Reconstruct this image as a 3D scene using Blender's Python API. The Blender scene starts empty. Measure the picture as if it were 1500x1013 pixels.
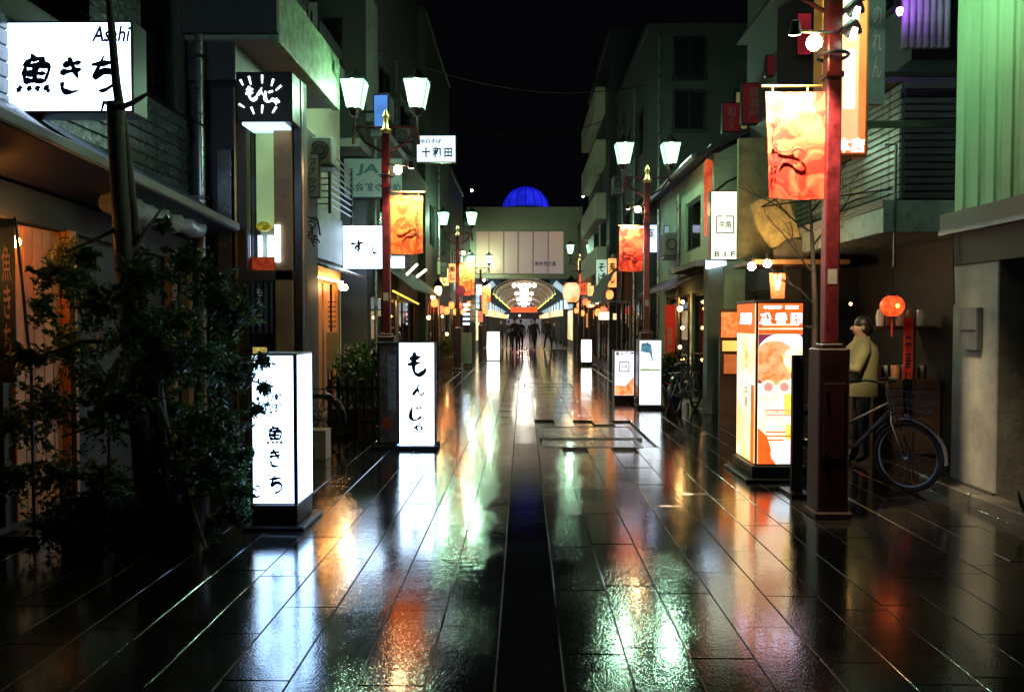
import bpy, math, random
from mathutils import Vector, Matrix, Euler
random.seed(7)
R = math.radians
sc = bpy.context.scene
COL = sc.collection

# ------------------------------------------------------------------ camera, world, exposure
CAMZ = 1.6
PITCH, YAW = 1.79, 0.83
cam_d = bpy.data.cameras.new('camera'); cam_d.lens = 28; cam_d.sensor_width = 36
cam_d.clip_start = 0.05; cam_d.clip_end = 600
cam = bpy.data.objects.new('camera', cam_d); COL.objects.link(cam)
cam.location = (0, 0, CAMZ); cam.rotation_euler = (R(90 - PITCH), 0, R(YAW))
sc.camera = cam
w = bpy.data.worlds.new('World'); sc.world = w; w.use_nodes = True
nt = w.node_tree; bg = nt.nodes['Background']
sky = nt.nodes.new('ShaderNodeTexSky'); sky.sky_type = 'NISHITA'; sky.sun_disc = False
sky.sun_elevation = R(-5); sky.sun_rotation = R(200)
mixn = nt.nodes.new('ShaderNodeMixRGB'); mixn.inputs[0].default_value = 0.92
mixn.inputs[2].default_value = (0.09, 0.08, 0.14, 1)
nt.links.new(sky.outputs[0], mixn.inputs[1]); nt.links.new(mixn.outputs[0], bg.inputs[0])
bg.inputs[1].default_value = 0.014
sc.view_settings.view_transform = 'Standard'; sc.view_settings.look = 'None'
sc.view_settings.exposure = 0; sc.view_settings.gamma = 1
try:
    sc.view_settings.use_curve_mapping = False
except Exception: pass
sc.cycles.use_denoising = True
sc.cycles.max_bounces = 6; sc.cycles.diffuse_bounces = 3; sc.cycles.glossy_bounces = 3
sc.cycles.transparent_max_bounces = 12; sc.cycles.sample_clamp_indirect = 6
sc.cycles.caustics_reflective = False; sc.cycles.caustics_refractive = False
sc.cycles.use_light_tree = True

# ------------------------------------------------------------------ pixel -> place
F = 1500 * 28 / 36
ROT = Euler((R(90 - PITCH), 0, R(YAW))).to_matrix()
def at(px, py, Y):
    d = ROT @ Vector(((px - 750) / F, (506.5 - py) / F, -1))
    t = Y / d.y
    return Vector((d.x * t, Y, CAMZ + d.z * t))
def atX(px, py, X):
    d = ROT @ Vector(((px - 750) / F, (506.5 - py) / F, -1))
    t = X / d.x
    return Vector((X, d.y * t, CAMZ + d.z * t))

# ------------------------------------------------------------------ materials
MATS = {}
def pbr(name, col, rough=0.5, metal=0.0, var=0.25, scale=6, bump=0.0, bscale=60, spec=0.5, rvar=0.15, translucent=0.0):
    if name in MATS: return MATS[name]
    m = bpy.data.materials.new(name); m.use_nodes = True; t = m.node_tree; N = t.nodes; L = t.links
    b = N['Principled BSDF']; b.inputs['Metallic'].default_value = metal
    b.inputs['Specular IOR Level'].default_value = spec
    tc = N.new('ShaderNodeTexCoord'); n = N.new('ShaderNodeTexNoise'); n.inputs['Scale'].default_value = scale
    n.inputs['Detail'].default_value = 6; n.inputs['Roughness'].default_value = 0.65
    L.new(tc.outputs['Object'], n.inputs['Vector'])
    oi = N.new('ShaderNodeObjectInfo')
    rp = N.new('ShaderNodeValToRGB')
    rp.color_ramp.elements[0].position = 0.3; rp.color_ramp.elements[1].position = 0.75
    rp.color_ramp.elements[0].color = tuple(c * (1 - var) for c in col) + (1,)
    rp.color_ramp.elements[1].color = tuple(min(1, c * (1 + var)) for c in col) + (1,)
    L.new(n.outputs['Fac'], rp.inputs[0])
    hs = N.new('ShaderNodeHueSaturation'); mr = N.new('ShaderNodeMapRange')
    mr.inputs[3].default_value = 1 - var * .5; mr.inputs[4].default_value = 1 + var * .5
    L.new(oi.outputs['Random'], mr.inputs[0]); L.new(mr.outputs[0], hs.inputs['Value'])
    L.new(rp.outputs[0], hs.inputs['Color']); L.new(hs.outputs[0], b.inputs['Base Color'])
    m2 = N.new('ShaderNodeMapRange'); m2.inputs[3].default_value = max(.02, rough - rvar); m2.inputs[4].default_value = min(1, rough + rvar)
    L.new(n.outputs['Fac'], m2.inputs[0]); L.new(m2.outputs[0], b.inputs['Roughness'])
    if bump:
        n2 = N.new('ShaderNodeTexNoise'); n2.inputs['Scale'].default_value = bscale; n2.inputs['Detail'].default_value = 4
        L.new(tc.outputs['Object'], n2.inputs['Vector'])
        bp = N.new('ShaderNodeBump'); bp.inputs['Strength'].default_value = bump; bp.inputs['Distance'].default_value = 0.01
        L.new(n2.outputs['Fac'], bp.inputs['Height']); L.new(bp.outputs[0], b.inputs['Normal'])
    if translucent:
        tr = N.new('ShaderNodeBsdfTranslucent'); L.new(hs.outputs[0], tr.inputs[0])
        mx = N.new('ShaderNodeMixShader'); mx.inputs[0].default_value = translucent
        L.new(b.outputs[0], mx.inputs[1]); L.new(tr.outputs[0], mx.inputs[2])
        L.new(mx.outputs[0], N['Material Output'].inputs[0])
    MATS[name] = m; return m
def emis(name, col, s, var=0.0, scale=5, col2=None):
    if name in MATS: return MATS[name]
    m = bpy.data.materials.new(name); m.use_nodes = True; t = m.node_tree; N = t.nodes; L = t.links
    b = N['Principled BSDF']; b.inputs['Base Color'].default_value = tuple(min(.8, c) for c in col) + (1,)
    b.inputs['Roughness'].default_value = 0.35
    b.inputs['Emission Color'].default_value = tuple(col) + (1,); b.inputs['Emission Strength'].default_value = s
    if var or col2:
        tc = N.new('ShaderNodeTexCoord'); n = N.new('ShaderNodeTexNoise'); n.inputs['Scale'].default_value = scale
        n.inputs['Detail'].default_value = 5
        L.new(tc.outputs['Object'], n.inputs['Vector'])
        rp = N.new('ShaderNodeValToRGB'); rp.color_ramp.elements[0].position = .4; rp.color_ramp.elements[1].position = .62
        c2 = col2 or tuple(c * (1 - var) for c in col)
        rp.color_ramp.elements[0].color = tuple(c2) + (1,); rp.color_ramp.elements[1].color = tuple(col) + (1,)
        L.new(n.outputs['Fac'], rp.inputs[0]); L.new(rp.outputs[0], b.inputs['Emission Color'])
    MATS[name] = m; return m
def lamp_glass_mat():
    if 'lamp_glass' in MATS: return MATS['lamp_glass']
    m = bpy.data.materials.new('lamp_glass'); m.use_nodes = True; t = m.node_tree; N = t.nodes; L = t.links
    N.remove(N['Principled BSDF']); a = N.new('ShaderNodeBsdfTransparent'); e = N.new('ShaderNodeEmission')
    e.inputs[0].default_value = (.40, 1.0, .56, 1); e.inputs[1].default_value = 1.5; ad = N.new('ShaderNodeAddShader')
    a.inputs[0].default_value = (.8, .9, .85, 1)
    L.new(a.outputs[0], ad.inputs[0]); L.new(e.outputs[0], ad.inputs[1]); L.new(ad.outputs[0], N['Material Output'].inputs[0]); MATS['lamp_glass'] = m; return m
def glass(name='window_glass', tint=(.8, .85, .85)):
    if name in MATS: return MATS[name]
    m = bpy.data.materials.new(name); m.use_nodes = True; t = m.node_tree; N = t.nodes; L = t.links
    N.remove(N['Principled BSDF'])
    a = N.new('ShaderNodeBsdfTransparent'); a.inputs[0].default_value = tint + (1,)
    g = N.new('ShaderNodeBsdfGlossy'); g.inputs['Roughness'].default_value = 0.03
    fr = N.new('ShaderNodeFresnel'); fr.inputs[0].default_value = 1.22
    mx = N.new('ShaderNodeMixShader'); L.new(fr.outputs[0], mx.inputs[0]); L.new(a.outputs[0], mx.inputs[1]); L.new(g.outputs[0], mx.inputs[2])
    L.new(mx.outputs[0], N['Material Output'].inputs[0]); MATS[name] = m; return m

def wet_stone(name, col, r0, r1, bump, bs=70):
    m = bpy.data.materials.new(name); m.use_nodes = True; t = m.node_tree; N = t.nodes; L = t.links
    b = N['Principled BSDF']
    geo = N.new('ShaderNodeNewGeometry'); oi = N.new('ShaderNodeObjectInfo')
    n = N.new('ShaderNodeTexNoise'); n.inputs['Scale'].default_value = 2.2; n.inputs['Detail'].default_value = 8; n.inputs['Roughness'].default_value = .7
    L.new(geo.outputs['Position'], n.inputs['Vector'])
    rp = N.new('ShaderNodeValToRGB'); rp.color_ramp.elements[0].position = .3; rp.color_ramp.elements[1].position = .7
    rp.color_ramp.elements[0].color = tuple(c * .55 for c in col) + (1,); rp.color_ramp.elements[1].color = tuple(c * 1.35 for c in col) + (1,)
    L.new(n.outputs['Fac'], rp.inputs[0])
    hs = N.new('ShaderNodeHueSaturation'); mr = N.new('ShaderNodeMapRange'); mr.inputs[3].default_value = .6; mr.inputs[4].default_value = 1.4
    L.new(oi.outputs['Random'], mr.inputs[0]); L.new(mr.outputs[0], hs.inputs['Value']); L.new(rp.outputs[0], hs.inputs['Color'])
    L.new(hs.outputs[0], b.inputs['Base Color'])
    n3 = N.new('ShaderNodeTexNoise'); n3.inputs['Scale'].default_value = 1.7; n3.inputs['Detail'].default_value = 5
    L.new(geo.outputs['Position'], n3.inputs['Vector'])
    m2 = N.new('ShaderNodeMapRange'); m2.inputs[1].default_value = .35; m2.inputs[2].default_value = .65
    m2.inputs[3].default_value = r0; m2.inputs[4].default_value = r1
    L.new(n3.outputs['Fac'], m2.inputs[0]); L.new(m2.outputs[0], b.inputs['Roughness'])
    b.inputs['Specular IOR Level'].default_value = 1.0
    n2 = N.new('ShaderNodeTexNoise'); n2.inputs['Scale'].default_value = bs; n2.inputs['Detail'].default_value = 1.2; n2.inputs['Roughness'].default_value = .5
    L.new(geo.outputs['Position'], n2.inputs['Vector'])
    n4 = N.new('ShaderNodeTexNoise'); n4.inputs['Scale'].default_value = 9; n4.inputs['Detail'].default_value = 2
    L.new(geo.outputs['Position'], n4.inputs['Vector'])
    ad = N.new('ShaderNodeMath'); ad.operation = 'MULTIPLY_ADD'; ad.inputs[1].default_value = 1.0
    L.new(n4.outputs['Fac'], ad.inputs[0]); L.new(n2.outputs['Fac'], ad.inputs[2])
    bp = N.new('ShaderNodeBump'); bp.inputs['Strength'].default_value = bump; bp.inputs['Distance'].default_value = 0.004
    m5 = N.new('ShaderNodeMapRange'); m5.inputs[1].default_value = .38; m5.inputs[2].default_value = .62; m5.inputs[3].default_value = bump * .75; m5.inputs[4].default_value = bump * 1.25
    L.new(n3.outputs['Fac'], m5.inputs[0]); L.new(m5.outputs[0], bp.inputs['Strength'])
    L.new(ad.outputs[0], bp.inputs['Height']); L.new(bp.outputs[0], b.inputs['Normal'])
    bc = N.new('ShaderNodeBump'); bc.inputs['Strength'].default_value = .17; bc.inputs['Distance'].default_value = .004
    n6 = N.new('ShaderNodeTexNoise'); n6.inputs['Scale'].default_value = 26; n6.inputs['Detail'].default_value = 2
    L.new(geo.outputs['Position'], n6.inputs['Vector']); L.new(n6.outputs['Fac'], bc.inputs['Height'])
    b.inputs['Coat Weight'].default_value = .6; b.inputs['Coat Roughness'].default_value = .075; b.inputs['Coat IOR'].default_value = 1.5
    L.new(bc.outputs[0], b.inputs['Coat Normal'])          # the film of rain water
    MATS[name] = m; return m

def sheer(name, col, s, scale, warm=None):
    """cloth banner: printed colour, lets light through"""
    if name in MATS: return MATS[name]
    m = bpy.data.materials.new(name); m.use_nodes = True; t = m.node_tree; N = t.nodes; L = t.links
    tc = N.new('ShaderNodeTexCoord'); n = N.new('ShaderNodeTexNoise'); n.inputs['Scale'].default_value = scale
    n.inputs['Detail'].default_value = 3; n.inputs['Distortion'].default_value = 1.2
    L.new(tc.outputs['Object'], n.inputs['Vector'])
    rp = N.new('ShaderNodeValToRGB'); e = rp.color_ramp.elements
    e[0].position = .42; e[1].position = .6
    e[0].color = tuple(col) + (1,); e[1].color = tuple(warm or col) + (1,)
    L.new(n.outputs['Fac'], rp.inputs[0])
    b = N['Principled BSDF']; b.inputs['Roughness'].default_value = .6; L.new(rp.outputs[0], b.inputs['Base Color'])
    tr = N.new('ShaderNodeBsdfTranslucent'); L.new(rp.outputs[0], tr.inputs[0])
    mx = N.new('ShaderNodeMixShader'); mx.inputs[0].default_value = .5
    L.new(b.outputs[0], mx.inputs[1]); L.new(tr.outputs[0], mx.inputs[2]); L.new(mx.outputs[0], N['Material Output'].inputs[0])
    MATS[name] = m; return m

K = dict(
    black=pbr('black_metal', (.012, .012, .014), .35, var=.3),
    dark=pbr('dark_wall', (.035, .035, .04), .6, bump=.2, bscale=30),
    postred=pbr('red_post_paint', (.055, .004, .007), .36, var=.55, scale=11, bump=.2, bscale=40),
    postbase=pbr('post_base_paint', (.028, .004, .006), .4, var=.6, scale=7, bump=.1),
    brass=pbr('brass', (.5, .33, .12), .35, metal=1),
    steel=pbr('brushed_steel', (.18, .18, .19), .36, metal=1),
    chrome=pbr('chrome', (.22, .22, .24), .28, metal=1, rvar=.05),
    wood=pbr('warm_wood', (.36, .18, .07), .5, var=.35, scale=5, bump=.2),
    dkwood=pbr('dark_wood', (.05, .026, .014), .5, var=.35, scale=5, bump=.2),
    grey=pbr('grey_render', (.042, .045, .043), .7, var=.25, scale=2.5, bump=.2, bscale=40),
    ltgrey=pbr('pale_render', (.20, .205, .19), .7, var=.2, scale=2, bump=.15, bscale=40),
    cream=pbr('cream_render', (.5, .48, .36), .7, var=.2, scale=2, bump=.15),
    green=pbr('pale_painted_render', (.44, .62, .42), .65, var=.22, scale=2, bump=.15),
    tile=pbr('glazed_wall_tile', (.05, .065, .062), .25, var=.4, scale=14, bump=.6, bscale=22),
    tilelt=pbr('pale_glazed_cladding', (.20, .24, .22), .3, var=.3, scale=10, bump=.2, bscale=22),
    navy=pbr('navy_canvas', (.010, .012, .03), .5, var=.3),
    white=pbr('white_plastic', (.7, .7, .7), .4, var=.08),
    ink=pbr('ink', (.012, .012, .03), .5, var=.1),
    leaf=pbr('leaf', (.03, .085, .018), .42, var=.5, scale=3, translucent=.3),
    bark=pbr('bark', (.035, .026, .02), .7, var=.4, scale=20, bump=.8, bscale=30),
    rubber=pbr('rubber', (.012, .012, .012), .6),
    card=pbr('cardboard', (.38, .25, .13), .7, var=.15),
    skin=pbr('skin', (.45, .26, .19), .5, var=.1),
    jacket=pbr('cream_jacket_cloth', (.26, .235, .12), .75, var=.15, bump=.3),
    cloth=pbr('dark_cloth', (.02, .02, .028), .8, var=.3),
    hair=pbr('black_hair', (.01, .009, .008), .5),
    redcloth=sheer('red_print_cloth', (.65, .04, .02), 1, 5, (.85, .12, .06)),
    purple=pbr('purple_red_enamel', (.14, .01, .05), .4),
    blackboard=pbr('black_board', (.02, .02, .02), .4),
)
E_white = emis('sign_white_light', (.55, .73, 1.0), 7.0, var=.10, scale=2)
E_cool = emis('sign_cool_light', (.62, .78, 1.0), 3.0, var=.1, scale=2)
E_lamp = emis('lamp_bulb_light', (.62, 1.0, .68), 330)
E_glass = None
E_lampfar = emis('lamp_bulb_light_far', (.62, 1.0, .68), 300)
E_bulb = emis('warm_bulb_light', (1.0, .62, .28), 120)
E_bulbs = emis('small_bulb_light', (1.0, .52, .17), 30)
E_warm = emis('warm_tube_light', (1.0, .42, .10), 34)
E_yel = emis('yellow_tube_light', (1.0, .75, .35), 7)
E_tube = emis('white_tube_light', (.85, .92, 1), 12)

# ------------------------------------------------------------------ mesh builder
class MB:
    def __init__(s): s.v = []; s.f = []; s.smooth = False
    def box(s, x0, y0, z0, x1, y1, z1):
        x0, x1 = sorted((x0, x1)); y0, y1 = sorted((y0, y1)); z0, z1 = sorted((z0, z1))
        n = len(s.v)
        s.v += [(x0, y0, z0), (x1, y0, z0), (x1, y1, z0), (x0, y1, z0), (x0, y0, z1), (x1, y0, z1), (x1, y1, z1), (x0, y1, z1)]
        s.f += [tuple(n + i for i in q) for q in ((0, 3, 2, 1), (4, 5, 6, 7), (0, 1, 5, 4), (1, 2, 6, 5), (2, 3, 7, 6), (3, 0, 4, 7))]
        return s
    def hexa(s, pts):      # 8 points, bottom four then top four
        n = len(s.v); s.v += [tuple(p) for p in pts]
        s.f += [tuple(n + i for i in q) for q in ((0, 3, 2, 1), (4, 5, 6, 7), (0, 1, 5, 4), (1, 2, 6, 5), (2, 3, 7, 6), (3, 0, 4, 7))]
        return s
    def poly(s, pts, nrm, th):   # flat outline given thickness along nrm
        n = len(s.v); k = len(pts); nv = Vector(nrm) * th
        s.v += [tuple(p) for p in pts] + [tuple(Vector(p) + nv) for p in pts]
        s.f.append(tuple(n + i for i in range(k))[::-1]); s.f.append(tuple(n + k + i for i in range(k)))
        for i in range(k):
            j = (i + 1) % k; s.f.append((n + i, n + j, n + k + j, n + k + i))
        return s
    def tube(s, pts, r, n=8, cap=True):
        pts = [Vector(p) for p in pts]; rr = r if isinstance(r, (list, tuple)) else [r] * len(pts)
        base = len(s.v); up = None
        for i, p in enumerate(pts):
            d = (pts[min(i + 1, len(pts) - 1)] - pts[max(i - 1, 0)]).normalized()
            if up is None:
                up = d.orthogonal().normalized()
            a = (up - d * up.dot(d)); a = a.normalized() if a.length > 1e-6 else d.orthogonal().normalized(); up = a
            b = d.cross(a)
            for k in range(n):
                t = 2 * math.pi * k / n
                s.v.append(tuple(p + (a * math.cos(t) + b * math.sin(t)) * rr[i]))
        for i in range(len(pts) - 1):
            for k in range(n):
                k2 = (k + 1) % n
                s.f.append((base + i * n + k, base + i * n + k2, base + (i + 1) * n + k2, base + (i + 1) * n + k))
        if cap:
            s.f.append(tuple(base + k for k in range(n))[::-1]); e = base + (len(pts) - 1) * n
            s.f.append(tuple(e + k for k in range(n)))
        s.smooth = n > 5; return s
    def lathe(s, prof, c=(0, 0, 0), n=16, axis='z'):
        base = len(s.v); c = Vector(c)
        for r, h in prof:
            for k in range(n):
                t = 2 * math.pi * k / n; p = (r * math.cos(t), r * math.sin(t), h)
                if axis == 'y': p = (p[0], p[2], p[1])
                if axis == 'x': p = (p[2], p[0], p[1])
                s.v.append(tuple(c + Vector(p)))
        for i in range(len(prof) - 1):
            for k in range(n):
                k2 = (k + 1) % n; s.f.append((base + i * n + k, base + i * n + k2, base + (i + 1) * n + k2, base + (i + 1) * n + k))
        s.f.append(tuple(base + k for k in range(n))[::-1]); e = base + (len(prof) - 1) * n; s.f.append(tuple(e + k for k in range(n)))
        s.smooth = True; return s
    def ball(s, c, r, n=14, sq=1):
        m = n // 2
        return s.lathe([(max(.0005, r * math.sin(math.pi * i / m)), -r * sq * math.cos(math.pi * i / m)) for i in range(m + 1)], c, n)
    def torus(s, c, R0, r, axis='y', n=36, m=8, a0=0, a1=360):
        pts = []; full = abs(a1 - a0) >= 360
        cnt = n if full else max(4, int(n * abs(a1 - a0) / 360))
        for i in range(cnt + 1):
            t = R(a0 + (a1 - a0) * i / cnt); x, z = R0 * math.cos(t), R0 * math.sin(t)
            pts.append(Vector(c) + (Vector((x, 0, z)) if axis == 'y' else Vector((0, x, z)) if axis == 'x' else Vector((x, z, 0))))
        return s.tube(pts, r, m, cap=not full)
def origin(o):
    return Vector(o['_o']) if o is not None and '_o' in o else Vector((0, 0, 0))
def finish_mesh(me, mat, bevel=0):
    me.materials.append(mat)
def part(name, mb, mat, parent=None, bevel=0.0, label=None, kind=None, at_=None):
    """link mb as one mesh object; world coordinates unless parent has been turned later"""
    o0 = origin(parent)
    me = bpy.data.meshes.new(name); off = o0
    me.from_pydata([(v[0] - off.x, v[1] - off.y, v[2] - off.z) for v in mb.v], [], mb.f)
    me.validate(); me.update()
    if mb.smooth:
        me.polygons.foreach_set('use_smooth', [True] * len(me.polygons))
        try: me.set_sharp_from_angle(angle=R(40))
        except Exception: pass
    me.materials.append(mat)
    o = bpy.data.objects.new(name, me); COL.objects.link(o)
    if parent is not None:
        o.parent = parent; o['_o'] = list(o0)
    if bevel:
        bm = o.modifiers.new('bevel', 'BEVEL'); bm.width = bevel; bm.segments = 1; bm.limit_method = 'ANGLE'
    if label: o['label'] = label
    if kind: o['kind'] = kind
    return o
def thing(name, label, cat, loc=(0, 0, 0), group=None):
    o = bpy.data.objects.new(name, None); COL.objects.link(o); o.empty_display_size = .1
    o.location = loc; o['_o'] = list(loc); o['label'] = label; o['category'] = cat
    if group: o['group'] = group
    return o
def single(name, mb, mat, label, cat, group=None, bevel=0, kind=None):
    """a thing that is one mesh; its origin is put at its base"""
    xs = [v[0] for v in mb.v]; ys = [v[1] for v in mb.v]; zs = [v[2] for v in mb.v]
    c = Vector(((min(xs) + max(xs)) / 2, (min(ys) + max(ys)) / 2, min(zs)))
    mb.v = [tuple(Vector(v) - c) for v in mb.v]
    o = part(name, mb, mat, None, bevel); o.location = c; o['_o'] = list(c)
    if kind: o['kind'] = kind
    if label: o['label'] = label
    if cat: o['category'] = cat
    if group: o['group'] = group
    return o
def structure(name, mb, mat, bevel=0):
    o = part(name, mb, mat, None, bevel); o['kind'] = 'structure'; return o
def copy_tree(o, parent=None):
    c = o.copy(); COL.objects.link(c); c.parent = parent
    for ch in list(o.children): copy_tree(ch, c)
    return c
def pieces(name, mb, mat, parent, spots, rot=None, bevel=0):
    """alike pieces, one object each, sharing one mesh made round its own origin"""
    me = bpy.data.meshes.new(name); me.from_pydata(mb.v, [], mb.f); me.update(); me.materials.append(mat)
    if mb.smooth: me.polygons.foreach_set('use_smooth', [True] * len(me.polygons))
    off = origin(parent); out = []
    for i, p in enumerate(spots):
        o = bpy.data.objects.new(name, me); COL.objects.link(o)
        o.location = Vector(p) - off; o.parent = parent
        if rot: o.rotation_euler = rot(i)
        if bevel:
            bm = o.modifiers.new('bevel', 'BEVEL'); bm.width = bevel; bm.segments = 1; bm.limit_method = 'ANGLE'
        out.append(o)
    return out

# ------------------------------------------------------------------ lettering
_tx = {}
def text_geo(s, bold):
    key = (s, bold)
    if key in _tx: return _tx[key]
    c = bpy.data.curves.new('t', 'FONT'); c.body = s; c.size = 1; c.offset = bold; c.extrude = 0; c.resolution_u = 2
    c.space_line = 1.0; c.align_x = 'CENTER' if '\n' in s else 'LEFT'
    o = bpy.data.objects.new('t', c); COL.objects.link(o)
    bpy.context.view_layer.update()
    dg = bpy.context.evaluated_depsgraph_get(); m = bpy.data.meshes.new_from_object(o.evaluated_get(dg))
    v = [tuple(x.co) for x in m.vertices]; f = [tuple(p.vertices) for p in m.polygons]
    bpy.data.objects.remove(o); bpy.data.curves.remove(c); bpy.data.meshes.remove(m)
    _tx[key] = (v, f); return v, f
def frame(face):
    return {'-y': (Vector((1, 0, 0)), Vector((0, -1, 0))), '+x': (Vector((0, 1, 0)), Vector((1, 0, 0))),
            '-x': (Vector((0, -1, 0)), Vector((-1, 0, 0)))}[face]
def letters(s, c, w_, h_, mat, parent, face='-y', bold=.012, name='lettering', slant=0):
    """printed text of width w_ and height h_ centred on c"""
    v, f = text_geo(s, bold)
    if not v: return None
    x0 = min(p[0] for p in v); x1 = max(p[0] for p in v); y0 = min(p[1] for p in v); y1 = max(p[1] for p in v)
    u, n = frame(face); mb = MB()
    for p in v:
        a = (p[0] - (x0 + x1) / 2) / (x1 - x0) * w_; b = (p[1] - (y0 + y1) / 2) / (y1 - y0) * h_
        q = Vector(c) + u * (a + slant * b) + Vector((0, 0, b)) + n * .002; mb.v.append(tuple(q))
    mb.f = [tuple(q) for q in f]
    return part(name, mb, mat, parent)
GLY = {
    'も': [[(.45, 1), (.40, .45), (.45, .15), (.65, .05), (.9, .2), (.94, .38)], [(.2, .72), (.75, .8)], [(.12, .48), (.72, .56)]],
    'ん': [[(.58, .97), (.36, .5), (.08, .03), (.3, .38), (.45, .48), (.52, .3), (.6, .08), (.78, .08), (.97, .42)]],
    'し': [[(.35, .95), (.3, .3), (.45, .05), (.7, .1), (.92, .38)]],
    'じ': [[(.3, .95), (.22, .3), (.4, .03), (.7, .1), (.92, .35)], [(.6, .92), (.68, .76)], [(.82, .97), (.9, .82)]],
    'ゃ': [[(.1, .5), (.6, .75), (.92, .58), (.8, .38), (.55, .38)], [(.3, .95), (.52, .02)], [(.62, 1), (.68, .82)]],
    'す': [[(.02, .73), (.98, .8)], [(.56, 1), (.58, .5), (.46, .33), (.34, .46), (.48, .58), (.6, .42), (.52, .15), (.34, 0)]],
    'き': [[(.2, .78), (.8, .86)], [(.15, .56), (.84, .66)], [(.38, 1), (.76, .38)], [(.25, .3), (.3, .08), (.5, .0), (.8, .05)]],
    'ち': [[(.12, .75), (.88, .83)], [(.46, 1), (.25, .4), (.5, .56), (.8, .5), (.86, .25), (.62, .04), (.4, 0)]],
    '魚': [[(.42, 1), (.32, .85), (.12, .7)], [(.36, .88), (.66, .88), (.52, .72)], [(.2, .7), (.2, .3)], [(.2, .7), (.84, .7), (.8, .3)],
          [(.2, .5), (.8, .5)], [(.5, .7), (.5, .3)], [(.18, .3), (.84, .3)], [(.15, .17), (.04, 0)], [(.38, .18), (.36, .02)], [(.58, .18), (.63, .02)], [(.8, .18), (.95, 0)]],
}
def catmull(P, n=6):
    P = [Vector(p) for p in P]
    if len(P) == 2: return [P[0].lerp(P[1], i / n) for i in range(n + 1)]
    Q = [P[0] * 2 - P[1]] + P + [P[-1] * 2 - P[-2]]; out = []
    for i in range(1, len(Q) - 2):
        for k in range(n):
            t = k / n; a, b, c, d = Q[i - 1], Q[i], Q[i + 1], Q[i + 2]
            out.append(.5 * ((2 * b) + (c - a) * t + (2 * a - 5 * b + 4 * c - d) * t * t + (3 * b - a - 3 * c + d) * t ** 3))
    out.append(P[-1]); return out
def brush(glyphs, mat, parent, face='-y', wd=.1, name='lettering', tilt=0):
    """hand-brushed characters: glyphs = [(char, centre, w, h)]"""
    u, n = frame(face); mb = MB(); zz = Vector((0, 0, 1)); k = 0
    for ch, c, w_, h_ in glyphs:
        for st in GLY[ch]:
            pts = catmull([(x, y, 0) for x, y in st]); L = len(pts); k += 1
            base = len(mb.v)
            for i, p in enumerate(pts):
                t = i / (L - 1); wv = wd * 1.45 * (1.1 - .45 * t) * (.75 + .25 * math.sin(3.1 * t * math.pi + k)) * min(1, .45 + t * 6)
                if t > .9: wv *= (1.05 - t) / .15
                d = pts[min(i + 1, L - 1)] - pts[max(i - 1, 0)]; nn = Vector((-d.y, d.x, 0)).normalized() * wv / 2
                for q in (p + nn, p - nn):
                    a = (q.x - .5) * w_; b = (q.y - .5) * h_
                    mb.v.append(tuple(Vector(c) + u * (a + tilt * b) + zz * b + n * (.002 + .0004 * (k % 9))))
            for i in range(L - 1):
                mb.f.append((base + 2 * i, base + 2 * i + 1, base + 2 * i + 3, base + 2 * i + 2))
    return part(name, mb, mat, parent)
def disc(c, r, mat, parent, name, face='-y', th=.0015, sx=1.0, n=28, a0=0, a1=360):
    u, nn = frame(face); pts = []
    for i in range(n):
        t = R(a0 + (a1 - a0) * i / (n if a1 - a0 == 360 else n - 1)); pts.append(Vector(c) + u * r * sx * math.cos(t) + Vector((0, 0, r * math.sin(t))))
    mb = MB().poly(pts, nn, th); return part(name, mb, mat, parent)

# ------------------------------------------------------------------ GROUND
ST = .306; X0 = -.124
m_slab = wet_stone('wet_granite', (.014, .014, .013), .045, .11, .21, 95)
m_mid = wet_stone('wet_granite_centre', (.010, .010, .010), .03, .08, .10, 80)
m_asph = wet_stone('wet_bed', (.01, .01, .01), .2, .4, .5)
m_joint = pbr('joint_glint_tone', (.07, .07, .062), .55, var=.4, scale=25, bump=.5, bscale=120, rvar=.1)
mb = MB().box(-14, -5, -.25, 14, 119, -.03)
ground = structure('ground', mb, m_asph)
pav = bpy.data.objects.new('pavement', None); COL.objects.link(pav); pav['kind'] = 'structure'; pav['_o'] = [0, 0, 0]
def slab_mb(L, W=ST - .007):
    b = .0022; m = MB(); h = -.03
    lo = [(-W / 2, -L / 2, h), (W / 2, -L / 2, h), (W / 2, L / 2, h), (-W / 2, L / 2, h)]
    mi = [(x, y, -b) for x, y, z in lo]
    tp = [(x * (1 - 2 * b / W), y * (1 - 2 * b / L), 0) for x, y, z in lo]
    m.v = lo + mi + tp
    for a in (0, 4):
        for i in range(4):
            j = (i + 1) % 4; m.f.append((a + i, a + j, a + 4 + j, a + 4 + i))
    m.f.append((8, 9, 10, 11)); return m
SL = .905
offs = {}
spots, spots_mid, far = [], [], []
plate = (0.23, 10.1, 1.62, 12.1)
for k in range(-15, 16):
    cx = X0 + ST * (k + .5)
    off = random.Random(k * 7 + 3).choice([0, .3, .6]) + .04 * ((k * 37) % 5)
    row = 0; y = 2.2 + off
    while y < 45.5:
        yc = y + SL / 2
        if not (plate[0] - .1 < cx < plate[2] + .1 and plate[1] - .35 < yc < plate[3] + .35):
            if yc < 10.6 and abs(cx) < yc * .72 + .5:
                (spots_mid if k == 0 else spots).append((cx, yc, 0))
            else: far.append((cx, yc))
        y += SL + .005
tl = lambda i: (R(random.uniform(-.22, .22)), R(random.uniform(-.28, .28)), 0)
pieces('paving_slab', slab_mb(SL), m_slab, pav, spots, tl)
pieces('paving_slab', slab_mb(SL), m_mid, pav, spots_mid, tl)
print('slabs', len(spots), len(spots_mid), len(far))
mb = MB(); s0 = slab_mb(SL)
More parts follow.
